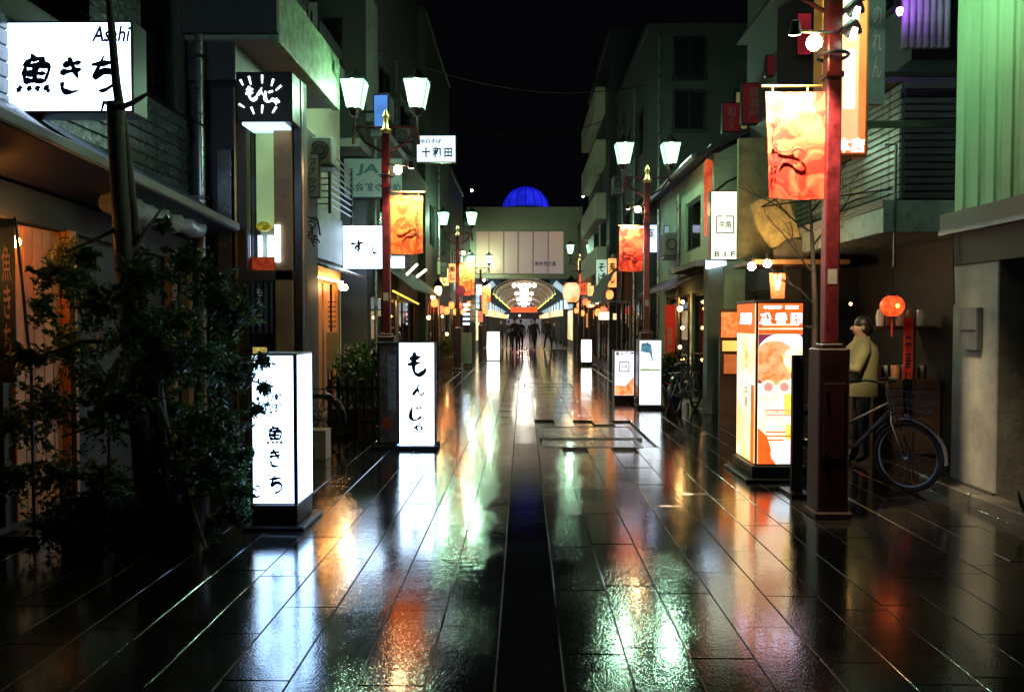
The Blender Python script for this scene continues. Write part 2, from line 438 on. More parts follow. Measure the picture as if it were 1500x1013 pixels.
for cx, yc in far:
    M = Matrix.Translation((cx, yc, 0)) @ Euler(tl(0)).to_matrix().to_4x4()
    n = len(mb.v); mb.v += [tuple(M @ Vector(v)) for v in s0.v]; mb.f += [tuple(n + i for i in f) for f in s0.f]
part('paving_slab', mb, m_slab, pav, kind='stuff')
for k in range(-15, 17):       # lengthwise joints, their wet glint painted as a pale tone, a hair proud
    x = X0 + ST * k; m = MB(); y = 2.2; rnd = random.Random(k + 99)
    while y < 45:
        L = rnd.uniform(.3, 1.6); wj = .0040 * rnd.uniform(.4, 1.3)
        if y < 11.9 or rnd.random() < .8:
            n = len(m.v)
            a, b2 = y, min(45.6, y + L)
            m.v += [(x - wj, a, -.02), (x + wj, a, -.02), (x + wj, b2, -.02), (x - wj, b2, -.02), (x - wj * .5, a, .0004), (x + wj * .5, a, .0004), (x + wj * .5, b2, .0004), (x - wj * .5, b2, .0004)]
            m.f += [tuple(n + i for i in q) for q in ((4, 5, 6, 7), (0, 1, 5, 4), (1, 2, 6, 5), (2, 3, 7, 6), (3, 0, 4, 7))]
        y += L + rnd.choice([.02, .05, .25, .5])
    part('joint_strip', m, m_joint, pav)
# flush service covers
m_cover = wet_stone('wet_cast_cover', (.09, .09, .075), .2, .34, .5, 120)
def cover(x0, y0, x1, y1, label, n):
    t = thing('service_cover', label, 'ground cover', ((x0 + x1) / 2, (y0 + y1) / 2, 0))
    fr = MB(); e = .05
    fr.box(x0, y0, -.029, x1, y0 + e, .004).box(x0, y1 - e, -.029, x1, y1, .004).box(x0, y0 + e, -.029, x0 + e, y1 - e, .0038).box(x1 - e, y0 + e, -.029, x1, y1 - e, .0038)
    part('rim', fr, K['steel'], t)
    L = (x1 - x0 - 2 * e) / n
    for i in range(n):
        part('lid', MB().box(x0 + e + i * L + .004, y0 + e + .004, -.028, x0 + e + (i + 1) * L - .004, y1 - e - .004, -.001), m_cover, t, bevel=.002)
cover(.25, 10.05, 1.52, 10.75, 'long pale service cover set flush in the paving, nearest of three', 2)
cover(.22, 10.85, 1.62, 12.05, 'wide pale service cover set flush in the paving, behind the nearest one', 3)
cover(.0, 19.2, 1.2, 20.4, 'pale service cover farther up the street on the right of the centre line', 2)
# kerbs
m_kerb = pbr('kerb_stone', (.12, .12, .115), .35, var=.35, scale=8, bump=.3)
kr = bpy.data.objects.new('kerb', None); COL.objects.link(kr); kr['kind'] = 'structure'; kr['_o'] = [0, 0, 0]
pieces('kerb_stone', MB().box(-.1, -.44, -.03, .1, .44, .1), m_kerb, kr, [(3.98, 2.9 + i * .9, 0) for i in range(6)], bevel=.012)

# ------------------------------------------------------------------ FACADES
def facade(name, label, s, xf, Y0, Y1, H, mat, openings, depth=4.5, roofmat=None, z_base=0, cat='building'):
    """s = -1 left, +1 right. openings: (y0, y1, z0, z1, kind)"""
    t = thing(name, label, cat, (s * xf, (Y0 + Y1) / 2, 0)); th = .22
    ys = sorted({Y0, Y1, *[o[0] for o in openings], *[o[1] for o in openings]})
    zs = sorted({z_base, H, *[o[2] for o in openings], *[o[3] for o in openings]})
    mb = MB()
    for i in range(len(ys) - 1):
        run = None
        for j in range(len(zs) - 1):
            yc = (ys[i] + ys[i + 1]) / 2; zc = (zs[j] + zs[j + 1]) / 2
            if any(o[0] < yc < o[1] and o[2] < zc < o[3] for o in openings):
                if run is not None: mb.box(s * xf, ys[i], run, s * (xf + th), ys[i + 1], zs[j]); run = None
            elif run is None: run = zs[j]
        if run is not None: mb.box(s * xf, ys[i], run, s * (xf + th), ys[i + 1], H)
    mb.box(s * (xf + th), Y0, 0, s * (xf + depth), Y0 + .2, H).box(s * (xf + th), Y1 - .2, 0, s * (xf + depth), Y1, H)
    part('wall', mb, mat, t)
    part('roof', MB().box(s * (xf - .06), Y0 + .002, H, s * (xf + depth), Y1 - .002, H + .16), roofmat or K['dark'], t)
    for (a, b, c, d, kind) in openings:
        fm = K['dkwood'] if kind in ('shop', 'dimshop') else K['steel'] if kind == 'steel' else K['black']
        e = .05; x_a, x_b = s * (xf + .05), s * (xf + .11)
        fr = MB().box(x_a, a, c, x_b, a + e, d).box(x_a, b - e, c, x_b, b, d).box(x_a, a + e, c, x_b, b - e, c + e).box(x_a, a + e, d - e, x_b, b - e, d)
        w_ = part('shop_window' if 'shop' in kind else 'window', fr, fm, t)
        n = max(1, round((b - a) / 1.1))
        for i in range(n):
            p0 = a + e + (b - a - 2 * e) * i / n; p1 = a + e + (b - a - 2 * e) * (i + 1) / n
            part('pane', MB().box(s * (xf + .075), p0 + .02, c + e, s * (xf + .081), p1 - .02, d - e), glass() if kind != 'frost' else K['white'], w_)
            if i: part('mullion', MB().box(x_a, p0 - .02, c + e, x_b, p0 + .02, d - e), fm, w_)
        # the room behind
        rd = 1.1 if 'shop' in kind else .5
        rm = MB(); xb = s * (xf + th + rd)
        rm.box(xb, a - .1, c - .05, xb + s * .05, b + .1, d + .1).box(s * (xf + th), a - .1, c - .08, xb, b + .1, c - .004).box(s * (xf + th), a - .1, d + .004, xb, b + .1, d + .08)
        rm.box(s * (xf + th), a - .14, c, xb, a - .1, d).box(s * (xf + th), b + .1, c, xb, b + .14, d)
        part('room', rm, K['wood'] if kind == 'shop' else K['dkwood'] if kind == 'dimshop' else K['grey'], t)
        if kind in ('shop', 'dimshop', 'lit'):
            lm = E_warm if kind == 'shop' else E_bulbs if kind == 'dimshop' else E_cool
            z = d - .12
            lb = MB()
            if kind == 'dimshop': lb.ball(((xb + s * xf) / 2, (a + b) / 2, z), .05, 10)
            else: lb.box(s * (xf + .5), a + .25, z, s * (xf + .56), b - .25, z + .05)
            part('room_lamp', lb, lm, t)
        if kind == 'shop':    # shelves, notices and goods inside
            rnd = random.Random(int(a * 100))
            for q in range(3): part('hanging_bulb', MB().ball((s * (xf + .45), a + (b - a) * (.2 + .3 * q), d - rnd.uniform(.25, .7)), .06, 8), E_bulbs, t)
            for i in range(int((b - a) * 3)):
                y = rnd.uniform(a + .1, b - .25); z = rnd.uniform(c + .2, d - .4); ww = rnd.uniform(.08, .2); hh = rnd.uniform(.12, .35)
                part('notice', MB().box(xb - s * .03, y, z, xb - s * .005, y + ww, z + hh), rnd.choice([K['white'], K['card'], K['redcloth'], K['dkwood']]), t)
    return t

# LEFT 0: fish restaurant
fish = facade('fish_restaurant', 'dark restaurant front at far left behind the tree with an orange lit entrance', -1, 3.9, 1.0, 9.25, 8.5, K['dark'],
    [(4.4, 5.9, .05, 2.3, 'shop'), (8.15, 9.02, 3.95, 6.2, 'win'), (6.2, 7.6, 4.1, 6.0, 'win')])
pieces('wall_board', MB().box(-.012, -1.25, -.055, .012, 1.25, .055), K['tile'], fish,
       [(-3.885, y, 3.0 + .12 * i) for i in range(8) for y in (3.0, 5.51, 8.02)] + [(-3.885, 8.02 if False else 5.0, 0 - 5) for i in range(0)], bevel=.006)
pieces('wall_board', MB().box(-.012, -.46, -.055, .012, .46, .055), K['tile'], fish, [(-3.885, 7.63, 4.02 + .12 * i) for i in range(20)], bevel=.006)
def gz(y): return 2.87 - .053 * (y - 5.2)
def lz(y): return 2.61 - .034 * (y - 6.5)
def slant(xa, xb, ya, yb, za, zb, zc, zd):
    return MB().hexa([(xa, ya, za), (xb, ya, za), (xb, yb, zb), (xa, yb, zb), (xa, ya, zc), (xb, ya, zc), (xb, yb, zd), (xa, yb, zd)])
part('lintel', slant(-3.9, -3.82, 4.2, 9.2, lz(4.2) - .26, lz(9.2) - .26, lz(4.2), lz(9.2)), K['grey'], fish)
part('awning_soffit', MB().hexa([(-3.9, 4.0, lz(4) + .02), (-3.9, 9.15, lz(9.15) + .02), (-3.3, 9.15, gz(9.15) - .03), (-3.3, 4.0, gz(4) - .03), (-3.9, 4.0, lz(4) + .05), (-3.9, 9.15, lz(9.15) + .05), (-3.3, 9.15, gz(9.15)), (-3.3, 4.0, gz(4))][::1]), K['navy'], fish)
part('gutter', slant(-3.34, -3.26, 4.0, 9.15, gz(4) - .02, gz(9.15) - .02, gz(4) + .06, gz(9.15) + .06), K['ltgrey'], fish, bevel=.01)
# tiled lean-to roof rising from the gutter to the wall: rows of glazed tiles
mb = MB().hexa([(-3.34, 4.0, gz(4)), (-3.34, 9.15, gz(9.15)), (-3.87, 9.15, gz(9.15) + .36), (-3.87, 4.0, gz(4) + .36), (-3.34, 4.0, gz(4) + .03), (-3.34, 9.15, gz(9.15) + .03), (-3.87, 9.15, gz(9.15) + .39), (-3.87, 4.0, gz(4) + .39)])
part('awning_roof', mb, K['tile'], fish)
rt = MB().tube([(.28, 0, -.18), (-.25, 0, .18)], .03, 8)
pieces('roof_tile', rt, pbr('glazed_roof_tile', (.12, .14, .14), .16, var=.3, rvar=.05, bump=.9, bscale=26), fish, [(-3.62, 4.1 + .1 * i, gz(4.1 + .1 * i) + .21) for i in range(50)])
part('downpipe', MB().tube([(-3.72, 9.19, .0), (-3.72, 9.19, 8.4)], .05, 12), pbr('zinc_pipe', (.32, .33, .33), .3, metal=.8), fish)
for y in (3, 4.6, 6.2): part('pipe_bracket', MB().box(-3.79, 9.12, y, -3.65, 9.25, y + .04), K['steel'], fish)
t = fish
part('poster_panel', MB().box(-3.9, 7.75, .5, -3.86, 8.2, 1.75), K['ltgrey'], t, label='pale grey weathered panel')
for y in (8.55, 8.95): part('timber_post', MB().box(-3.88, y, 0, -3.78, y + .11, 2.36), K['wood'], t, bevel=.008)
for i in range(5): part('plank', MB().box(-3.9, 6.0 + i * .125, .06, -3.87, 6.118 + i * .125, 2.34), pbr('orange_cedar_boards', (.55, .20, .05), .45, var=.3, scale=5, bump=.15), t, bevel=.005)
part('corner_post', MB().box(-3.9, 6.63, .0, -3.80, 6.74, 2.36), MATS['orange_cedar_boards'], t, bevel=.006)
part('added_warm_bulb', MB().ball((-3.73, 5.80, 2.18), .045, 10), emis('added_bulb_light', (1, .36, .07), 150), t)  # bulb added to light the cedar boards orange, kept behind the flag
# rolled clear rain curtain under the awning
mb = MB(); pts = [(-3.52 + .02 * math.sin(i * 2.3), 6.75 + .13 * i, 2.60 + .015 * math.cos(i * 1.7)) for i in range(15)]
mb.tube(pts, [.10 + .025 * math.sin(i * 2.9) for i in range(15)], 14)
rc = single('rolled_rain_curtain', mb, pbr('clear_vinyl', (.35, .38, .45), .12, var=.3, bump=.9, bscale=9, rvar=.05), 'crumpled bluish roll of clear plastic rain curtain tied up under the dark awning', 'rain curtain')

# LEFT 1: monja shop (box front facing the camera) + upper floor
mo = thing('pancake_shop', 'narrow dark shop front with wooden pillars and a glass display under a green lit balcony', 'building', (-3.2, 9.4, 0))
YF = 9.3
def fx(px, Y=YF): return at(px, 300, Y).x
def fz(py, Y=YF): return at(400, py, Y).z
mb = MB()
mb.box(-7, YF + .12, 0, fx(364), YF + .24, 4.4)                      # back of the front
mb.box(fx(364), YF + .12, 0, fx(442), YF + .24, fz(395)).box(fx(364), YF + .12, fz(176), fx(442), YF + .24, 4.4).box(fx(402), YF + .12, fz(395), fx(442), YF + .24, fz(176))
mb.box(-3.4, YF + .24, 0, -3.15, 12.2, 4.4)
part('wall', mb, K['dark'], mo)
part('pillar', MB().box(fx(346), YF, 0, fx(362), YF + .12, 4.35), K['dkwood'], mo, bevel=.01)
part('pillar', MB().box(fx(402), YF - .02, 0, fx(429), YF + .12, 4.35), K['wood'], mo, bevel=.01)
part('pillar', MB().box(fx(430), YF + .01, 0, fx(442), YF + .119, 4.4), K['black'], mo, bevel=.01)
part('metal_post', MB().box(fx(318), YF - .01, 0, fx(340), YF + .119, 3.6), pbr('dark_steel', (.12, .13, .13), .25, metal=.6), mo, bevel=.01)
part('trim', MB().box(fx(345), YF - .03, 0, fx(348), YF - .001, 4.3), K['brass'], mo)
# glass display case
dc = part('display_case', MB().box(fx(365), YF + .24, fz(395), fx(402), YF + .32, fz(390)).box(fx(365), YF + .25, fz(390), fx(402), YF + .32, fz(176)), K['cream'], mo)
part('backlight', MB().box(fx(367), YF + .21, fz(330), fx(400), YF + .24, fz(178)), emis('display_backlight', (.62, .80, .34), .62, var=.25, scale=2), dc)
part('display_glass', MB().box(fx(365), YF + .03, fz(395), fx(401), YF + .036, fz(178)), glass(), mo)
part('yellow_lamp', MB().ball((fx(381), YF + .13, fz(330)), .09, 12, .7), emis('yellow_lamp_glow', (.75, .62, .04), .8, var=.8, scale=18), dc)  # yellow lamp low in the display case
part('red_strip', MB().box(fx(366), YF + .05, fz(394), fx(396), YF + .2, fz(376)), emis('red_print', (.8, .08, .02), .6, var=.6, scale=20), dc)
for x, wd_ in ((369, 6), (383, 9)):
    part('menu_print', MB().box(fx(x), YF + .2, fz(374), fx(x + wd_), YF + .205, fz(342)), E_white, dc)
mn = part('hanging_menu', MB().box(fx(404), YF - .05, fz(384), fx(411), YF - .025, fz(330)), E_white, mo)
letters('お\n好\nみ', (fx(407.5), YF - .05, fz(357)), .05, .3, K['ink'], mn)
part('lower_rail', MB().box(fx(362), YF - .02, fz(410), fx(432), YF + .1, fz(396)), K['dkwood'], mo)
# dark noren with pale characters
nr = thing('shop_curtain', 'short black shop curtain with white characters left of the wooden pillar', 'curtain', (fx(382), YF - .04, fz(488)))
for i in range(2):
    x0, x1 = fx(363 + i * 19), fx(381 + i * 19)
    mb = MB(); nn = 8
    for j in range(nn):
        a = x0 + (x1 - x0) * j / nn; b = x0 + (x1 - x0) * (j + 1) / nn; ya = YF - .05 + .012 * math.sin(j * 1.6); yb = YF - .05 + .012 * math.sin((j + 1) * 1.6)
        mb.hexa([(a, ya, fz(488)), (b, yb, fz(488)), (b, yb + .006, fz(488)), (a, ya + .006, fz(488)), (a, ya, fz(414)), (b, yb, fz(414)), (b, yb + .006, fz(414)), (a, ya + .006, fz(414))])
    pn = part('curtain_panel', mb, K['navy'], nr)
letters('も\nん\nじ\nゃ', (fx(382), YF - .07, fz(450)), .085, .45, K['white'], nr)
part('rod', MB().tube([(fx(361), YF - .045, fz(412)), (fx(402), YF - .045, fz(412))], .012, 8), K['dkwood'], nr)
mc = thing('menu_case', 'small yellow lit menu case below the black shop curtain', 'menu', (fx(382), YF - .04, fz(522)))
part('case', MB().box(fx(370), YF - .08, fz(524), fx(394), YF - .002, fz(506)), K['black'], mc)
part('menu_sheet', MB().box(fx(372), YF - .087, fz(522), fx(392), YF - .082, fz(508)), emis('menu_sheet', (.8, .6, .15), .8, var=.7, scale=22), mc)
# balcony over it
bal = part('balcony', MB().box(-3.9, 9.2, 4.83, -2.92, 12.2, 4.95), K['ltgrey'], mo, bevel=.01)
part('balcony_parapet', MB().box(-2.92, 9.2, 4.80, -2.80, 12.2, 5.55), pbr('streaked_render', (.11, .17, .10), .55, var=.8, scale=7, bump=.6, bscale=14), mo, bevel=.01)
part('balcony_parapet', MB().box(-3.9, 9.1, 4.88, -2.80, 9.2, 5.3), K['dark'], mo)
part('upper_wall', MB().box(-7, 9.3, 4.4, -3.35, 12.2, 9), K['dark'], mo)
part('shutter', MB().box(-3.34, 10.0, 5.6, -3.3, 11.8, 8), K['grey'], mo)
for i in range(0): part('drain_rib', MB().box(-2.80, 9.3 + i * .33, 4.82, -2.785, 9.33 + i * .33, 5.5), K['green'], mo)

# LEFT 2: yellow-green walled building with warm entrance
l2 = facade('sushi_house', 'building with pale side wall, white panel and an orange lit wooden entrance past the balcony', -1, 3.4, 12.2, 14.8, 6.4, K['cream'],
    [(12.35, 14.6, .05, 2.3, 'shop')], depth=5)
part('white_panel', MB().box(-3.4, 12.75, 2.62, -3.33, 14.1, 3.5), pbr('grey_white_panel', (.33, .36, .36), .5), l2, bevel=.01)
part('white_panel', MB().box(-3.4, 14.15, 2.62, -3.36, 14.78, 3.45), pbr('grey_white_panel', (.33, .36, .36), .5), l2, bevel=.01)
pieces('shutter_slat', MB().box(-.02, -.22, -.022, .02, .22, .022), pbr('slat_paint', (.30, .22, .2), .4), l2, [(-3.36, 12.5, 2.6 + .055 * i) for i in range(15)])
aw = MB().hexa([(-3.4, 12.2, 2.54), (-3.4, 15.1, 2.54), (-3.0, 15.1, 2.40), (-3.0, 12.2, 2.40), (-3.4, 12.2, 2.59), (-3.4, 15.1, 2.59), (-3.0, 15.1, 2.44), (-3.0, 12.2, 2.44)])
part('eave', aw, pbr('wet_sheet_metal', (.25, .25, .27), .25, metal=.7), l2)
for y, c in ((12.4, 0), (12.95, 0), (13.5, 0), (14.25, 0)):
    part('door_panel', MB().box(-3.44, y + .02, .1, -3.40, y + .45, 2.25), pbr('orange_cedar', (.50, .20, .06), .45, var=.3, scale=5, bump=.15), l2, bevel=.006)
part('cornice', MB().box(-3.4, 12.2, 6.0, -3.3, 14.8, 6.2), K['ltgrey'], l2)
wl = single('globe_lamp', MB().ball(at(505, 421, 14.0), .055, 14), E_bulb, 'round glowing lamp at the corner of the orange lit entrance eave', 'lamp')
part('added_eave_tube', MB().box(-3.36, 12.5, 2.30, -3.33, 14.7, 2.33), E_warm, l2)  # strip added under the eave to turn the door panels orange
wl2 = single('globe_lamp', MB().ball((-2.95, 12.9, 2.15), .05, 12), E_bulb, 'warm lamp under the eave inside the orange lit entrance', 'lamp')
# balcony rail with louvres
rl = thing('balcony_railing', 'black metal railing with horizontal bars above the white panel', 'railing', at(490, 330, 12.2))
for i in range(9):
    z = 3.45 + i * .1
    part('bar', MB().tube([(-3.36, 12.6, z), (-3.06, 12.6, z), (-3.06, 14.2, z)], .014, 6), K['steel'], rl)
for x, y in ((-3.36, 12.6), (-3.06, 12.6), (-3.06, 14.2)): part('post', MB().box(x - .02, y - .02, 3.3, x + .02, y + .02, 4.3), K['black'], rl)
ac = thing('air_conditioner', 'grey air conditioner unit on a bracket beside the pale green side wall', 'air conditioner', at(468, 245, 11.9))
a0 = at(452, 240, 11.9); a1 = at(486, 200, 11.9)
part('casing', MB().box(a0.x, 11.9, a0.z, a1.x, 12.2, a1.z), K['ltgrey'], ac, bevel=.02)
part('fan_grille', MB().torus(((a0.x + a1.x) / 2, 11.885, (a0.z + a1.z) / 2), .13, .012).torus(((a0.x + a1.x) / 2, 11.885, (a0.z + a1.z) / 2), .07, .008), K['black'], ac)
part('bracket', MB().box(a0.x - .03, 11.88, a0.z - .06, a1.x + .03, 12.22, a0.z - .02), K['steel'], ac)
def sign(name, label, cat, x0, z0, x1, z1, Y, depth, face_mat, frame_mat=None, group=None, e=.02, two=True):
    frame_mat = frame_mat or K['black']
    t = thing(name, label, cat, ((x0 + x1) / 2, Y + depth / 2, z0), group)
    hb = MB().box(x0, Y, z0, x1, Y + depth, z1)
    part('housing', hb, frame_mat, t, bevel=min(.006, depth * .2))
    part('face_panel', MB().box(x0 + e, Y - .004, z0 + e, x1 - e, Y - .0005, z1 - e), face_mat, t)
    if two: part('back_panel', MB().box(x0 + e, Y + depth + .0005, z0 + e, x1 - e, Y + depth + .004, z1 - e), face_mat, t)
    return t
def pxsign(name, label, cat, px0, py0, px1, py1, Y, depth, face_mat, **k):
    px0, px1 = min(px0, px1), max(px0, px1); py0, py1 = min(py0, py1), max(py0, py1)
    a = at(px0, py1, Y); b = at(px1, py0, Y); return sign(name, label, cat, a.x, a.z, b.x, b.z, Y, depth, face_mat, **k), a, b
def bracket(parent, x0, x1, Y, z):
    part('bracket', MB().box(x0, Y, z - .02, x1, Y + .04, z + .02), K['black'], parent)
t, a, b = pxsign('vertical_sign', 'small unlit vertical shop sign on the wall beside the air conditioner', 'sign', 450, 290, 468, 224, 11.8, .1, pbr('grey_sign_face', (.4, .42, .4), .4))
bracket(t, -3.4, a.x, 11.85, b.z - .1); letters('ス\nナ\nッ\nク', ((a.x + b.x) / 2, 11.795, (a.z + b.z) / 2), .11, .5, K['ink'], t)
t, a, b = pxsign('vertical_sign', 'pale vertical sign with one curved character high above the balcony', 'sign', 450, 66, 467, 2, 11.9, .1, pbr('grey_sign_face', (.4, .42, .4), .4))
bracket(t, -3.4, a.x, 11.95, a.z + .1); brush([('し', ((a.x + b.x) / 2, 11.895, (a.z + b.z) / 2), .12, .4)], K['ink'], t, wd=.2)
# wrought-iron bracket
wi = MB(); c0 = at(466, 345, 11.0)
wi.tube([c0 + Vector((-.55, 0, -.25)), c0 + Vector((-.45, 0, .1)), c0 + Vector((-.2, 0, .28)), c0 + Vector((0, 0, .2)), c0 + Vector((.03, 0, 0))], .014, 6)
for i in range(7):
    a_ = i * .9; q = c0 + Vector((-.08 + .05 * math.cos(a_), 0, .05 * i - .1)); wi.torus(q, .05, .01, n=12, m=5, a0=i * 50, a1=i * 50 + 260)
single('iron_bracket', wi, K['black'], 'curly wrought iron bracket sticking out above the orange lit entrance', 'bracket')

# LEFT 3 : JA building
l3 = facade('office_building', 'tall grey building behind the first left street lamp with a grey sign on its side', -1, 3.15, 16.0, 23.8, 11.5, K['grey'],
    [(16.4, 18.4, .7, 2.15, 'dimshop'), (18.7, 23.5, .5, 2.15, 'shop'), (17.5, 19.3, 3.4, 4.6, 'win'), (20.5, 22.5, 3.4, 4.6, 'win'), (17.5, 19.3, 6.2, 7.4, 'win'), (20.5, 22.5, 6.2, 7.4, 'win')])
part('pilaster', MB().box(-3.15, 16.05, 5.6, -3.0, 16.5, 8), K['ltgrey'], l3)
part('canopy_slab', MB().box(-4.6, 14.9, 4.85, -3.05, 15.99, 5.0), K['ltgrey'], l3)
part('balcony', MB().box(-3.15, 16.5, 5.4, -2.8, 23.5, 5.55), K['ltgrey'], l3)
t, a, b = pxsign('wall_sign', 'large unlit grey sign with dark writing behind the first left street lamp', 'sign', 503, 290, 590, 231, 15.8, .14, pbr('ja_face', (.30, .36, .36), .35, var=.1))
letters('JA', ((a.x + b.x) / 2 - .1, 15.795, a.z + .55), .45, .24, pbr('teal_ink', (.02, .10, .11), .4), t, bold=.03, slant=.15)
letters('JA会館ぐるめ', ((a.x + b.x) / 2, 15.795, a.z + .2), 1.1, .2, pbr('teal_ink', (.02, .10, .11), .4), t, bold=.02)
t, a, b = pxsign('sushi_sign', 'square white lit sign with two brushed characters left of the first left lamp post', 'sign', 502, 394, 563, 330, 15.2, .18, E_white, e=.012)
brush([('す', at(524, 362, 15.19), .28, .28), ('し', at(549, 362, 15.19), .20, .25)], K['ink'], t, wd=.16)
bracket(t, -3.2, a.x, 15.27, b.z - .1)
t, a, b = pxsign('small_lit_sign', 'small blank white lit sign just right of the first left lamp post', 'sign', 570, 393, 593, 375, 17.2, .12, E_white, e=.008)
bracket(t, -3.2, a.x, 17.25, b.z - .1)
t, a, b = pxsign('blue_window', 'tall narrow blue lit panel high on the grey building behind the lamp', 'sign', 547, 187, 569, 138, 15.85, .1, emis('blue_panel', (.10, .26, .85), .9, var=.5, scale=4))
bracket(t, -3.2, a.x, 15.9, (a.z + b.z) / 2)
t, a, b = pxsign('noodle_sign', 'white lit sign with handwritten characters hanging alone against the night sky', 'sign', 610, 238, 668, 198, 19.2, .15, emis('noodle_sign_light', (.72, .85, 1.0), 1.3, var=.12, scale=3), e=.015)
letters('手打そば', at(631, 207, 19.19), .50, .10, K['ink'], t, bold=.02)
letters('十 和 田', at(640, 223, 19.19), .72, .24, pbr('blue_ink', (.015, .02, .16), .4), t, bold=.03)
bracket(t, -3.2, a.x, 19.26, b.z - .15)
# slanted awning with yellow tube, two slanted tubes
aw = thing('shop_awning', 'dark sloping awning with a yellow light line below it behind the first left post', 'awning', (-2.8, 20, 2.3))
part('canvas', MB().hexa([(-3.15, 17, 2.9), (-3.15, 23.4, 2.9), (-2.35, 23.4, 2.25), (-2.35, 17, 2.25), (-3.15, 17, 2.93), (-3.15, 23.4, 2.93), (-2.35, 23.4, 2.28), (-2.35, 17, 2.28)]), pbr('brown_canvas', (.02, .012, .008), .7), aw)
part('light_line', MB().tube([at(576, 426, 17.5), at(613, 445, 22.5)], .022, 8), emis('yellow_line', (1, .55, .06), 2.2), aw)
for i, (p, q) in enumerate((((596, 402), (611, 387)), ((611, 405), (624, 395)))):
    single('slanted_tube_lamp', MB().tube([at(*p, 18.6), at(*q, 18.9)], .03, 8), emis('pale_tube', (1, .85, .6), 4), ['left', 'right'][i] + ' one of two slanted tube lamps below the orange banner on the left', 'lamp', 'slanted tube lamps')
for (px, py, Y, r, lab) in ((628, 465, 21, .05, 'small round bulb low in front of the orange lit shop window, left of the pair'), (648, 463, 24, .035, 'smaller round bulb beside the orange lit shop window, right of the pair'),
                      (634, 435, 22, .06, 'bright round bulb below the hanging lantern on the left side')):
    single('round_bulb', MB().ball(at(px, py, Y), r, 12), E_bulbs, lab, 'lamp')
ln = thing('hanging_lantern', 'black metal lantern with a white glowing glass hanging left of the second lamp post', 'lantern', at(642, 430, 23))
c = at(642, 425, 23)
part('glass', MB().lathe([(.07, -.12), (.1, 0), (.08, .1)], c, 10), E_bulbs, ln); part('cap', MB().lathe([(.2, .1), (.12, .18), (.03, .32)], c, 10), K['black'], ln)

# LEFT 4..6, plainer as they get far
l4 = facade('plain_tower', 'tall plain building with a dim greenish edge behind the hanging noodle sign', -1, 2.95, 24.0, 31.8, 10.8, pbr('dim_green_render', (.05, .065, .05), .7, bump=.2),
    [(24.6, 27.5, .2, 2.2, 'shop'), (28, 31.4, .2, 2.2, 'dimshop'), (25, 27, 4, 5.4, 'win'), (28.5, 30.5, 4, 5.4, 'win')])
l5 = facade('brown_shop_house', 'low brown shop house beyond the second left lamp post', -1, 2.95, 32.0, 38.8, 7.6, K['dkwood'], [(32.4, 35, .2, 2.3, 'shop'), (35.4, 38.4, .2, 2.3, 'lit'), (33, 37, 3.4, 4.6, 'win')])
l6 = facade('corner_shop_house', 'last shop house on the left before the covered arcade', -1, 2.95, 39.0, 43.9, 6.5, K['grey'], [(39.3, 43.5, .2, 2.4, 'shop'), (40, 42.6, 3.2, 4.4, 'lit')])

# RIGHT 0: near pillar building with ribbed cladding
r0 = thing('corner_building', 'near right building with green lit ribbed cladding above a pale pillar', 'building', (4.06, 5, 0))
part('wall', MB().box(4.09, .5, 2.5, 8, 7.6, 9), K['ltgrey'], r0)
pieces('cladding_panel', MB().poly([(0, -.118, 0), (0, -.06, 0), (-.02, -.05, 0), (-.02, .05, 0), (0, .06, 0), (0, .118, 0), (.03, .118, 0), (.03, -.118, 0)], (0, 0, 1), 6.3), pbr('ribbed_cladding', (.28, .50, .27), .45, var=.12, scale=1.5), r0,
       [(4.06, 7.48 - i * .24, 2.62) for i in range(24)])
part('ledge', MB().box(3.93, .5, 2.42, 4.2, 7.62, 2.6), K['ltgrey'], r0, bevel=.01)
part('fascia', MB().box(4.04, .5, 2.12, 4.2, 7.6, 2.42), K['grey'], r0)
part('pillar', MB().box(4.06, 6.88, 0, 4.7, 7.6, 2.12), pbr('pale_pier_render', (.36, .37, .33), .6, var=.4, scale=3, bump=.3, bscale=20), r0, bevel=.01)
part('back_wall', MB().box(5.0, .5, 0, 5.2, 6.88, 2.12).box(4.7, 6.9, 0, 5.2, 7.59, 2.12), K['dark'], r0)
part('plinth', MB().box(4.03, 6.86, 0, 4.06, 7.6, .12), K['grey'], r0)
mbx = thing('meter_box', 'grey metal box fixed at chest height on the pale pillar', 'box', (4.03, 7.25, 1.25))
p0 = atX(1405, 512, 4.0); p1 = atX(1431, 450, 4.0)
part('cover', MB().box(4.0, p1.y, p0.z, 4.058, p0.y, p1.z), pbr('grey_box', (.12, .14, .16), .4), mbx, bevel=.008)
part('hinge', MB().box(3.994, p1.y + .02, p0.z + .17, 4.0, p0.y - .02, p0.z + .185), K['black'], mbx)
sw = MB(); rnd = random.Random(4)
for i in range(70):
    a_ = rnd.uniform(0, 6.28); r_ = rnd.uniform(0, .16); p = Vector((3.95 + r_ * math.cos(a_) * .6, 6.1 + r_ * math.sin(a_) * 1.4, .1)); d = Vector((rnd.uniform(-.1, .1), rnd.uniform(-.1, .1), rnd.uniform(.05, .2)))
    n = len(sw.v); sw.v += [tuple(p), tuple(p + d * .6 + Vector((.01, .004, 0))), tuple(p + d), tuple(p + d * .6 - Vector((.01, .004, 0)))]; sw.f.append((n, n + 1, n + 2, n + 3))
single('weed_tuft', sw, K['leaf'], 'small green weed tuft on the kerb below the near right pillar', 'plant')
single('ceiling_spot', MB().lathe([(.03, 0), (.05, .05), (.03, .09)], (4.5, 7.64, 2.3), 10), emis('dim_orange', (1, .3, .06), 4), 'tiny orange light under the ledge beside the pale pillar', 'lamp')

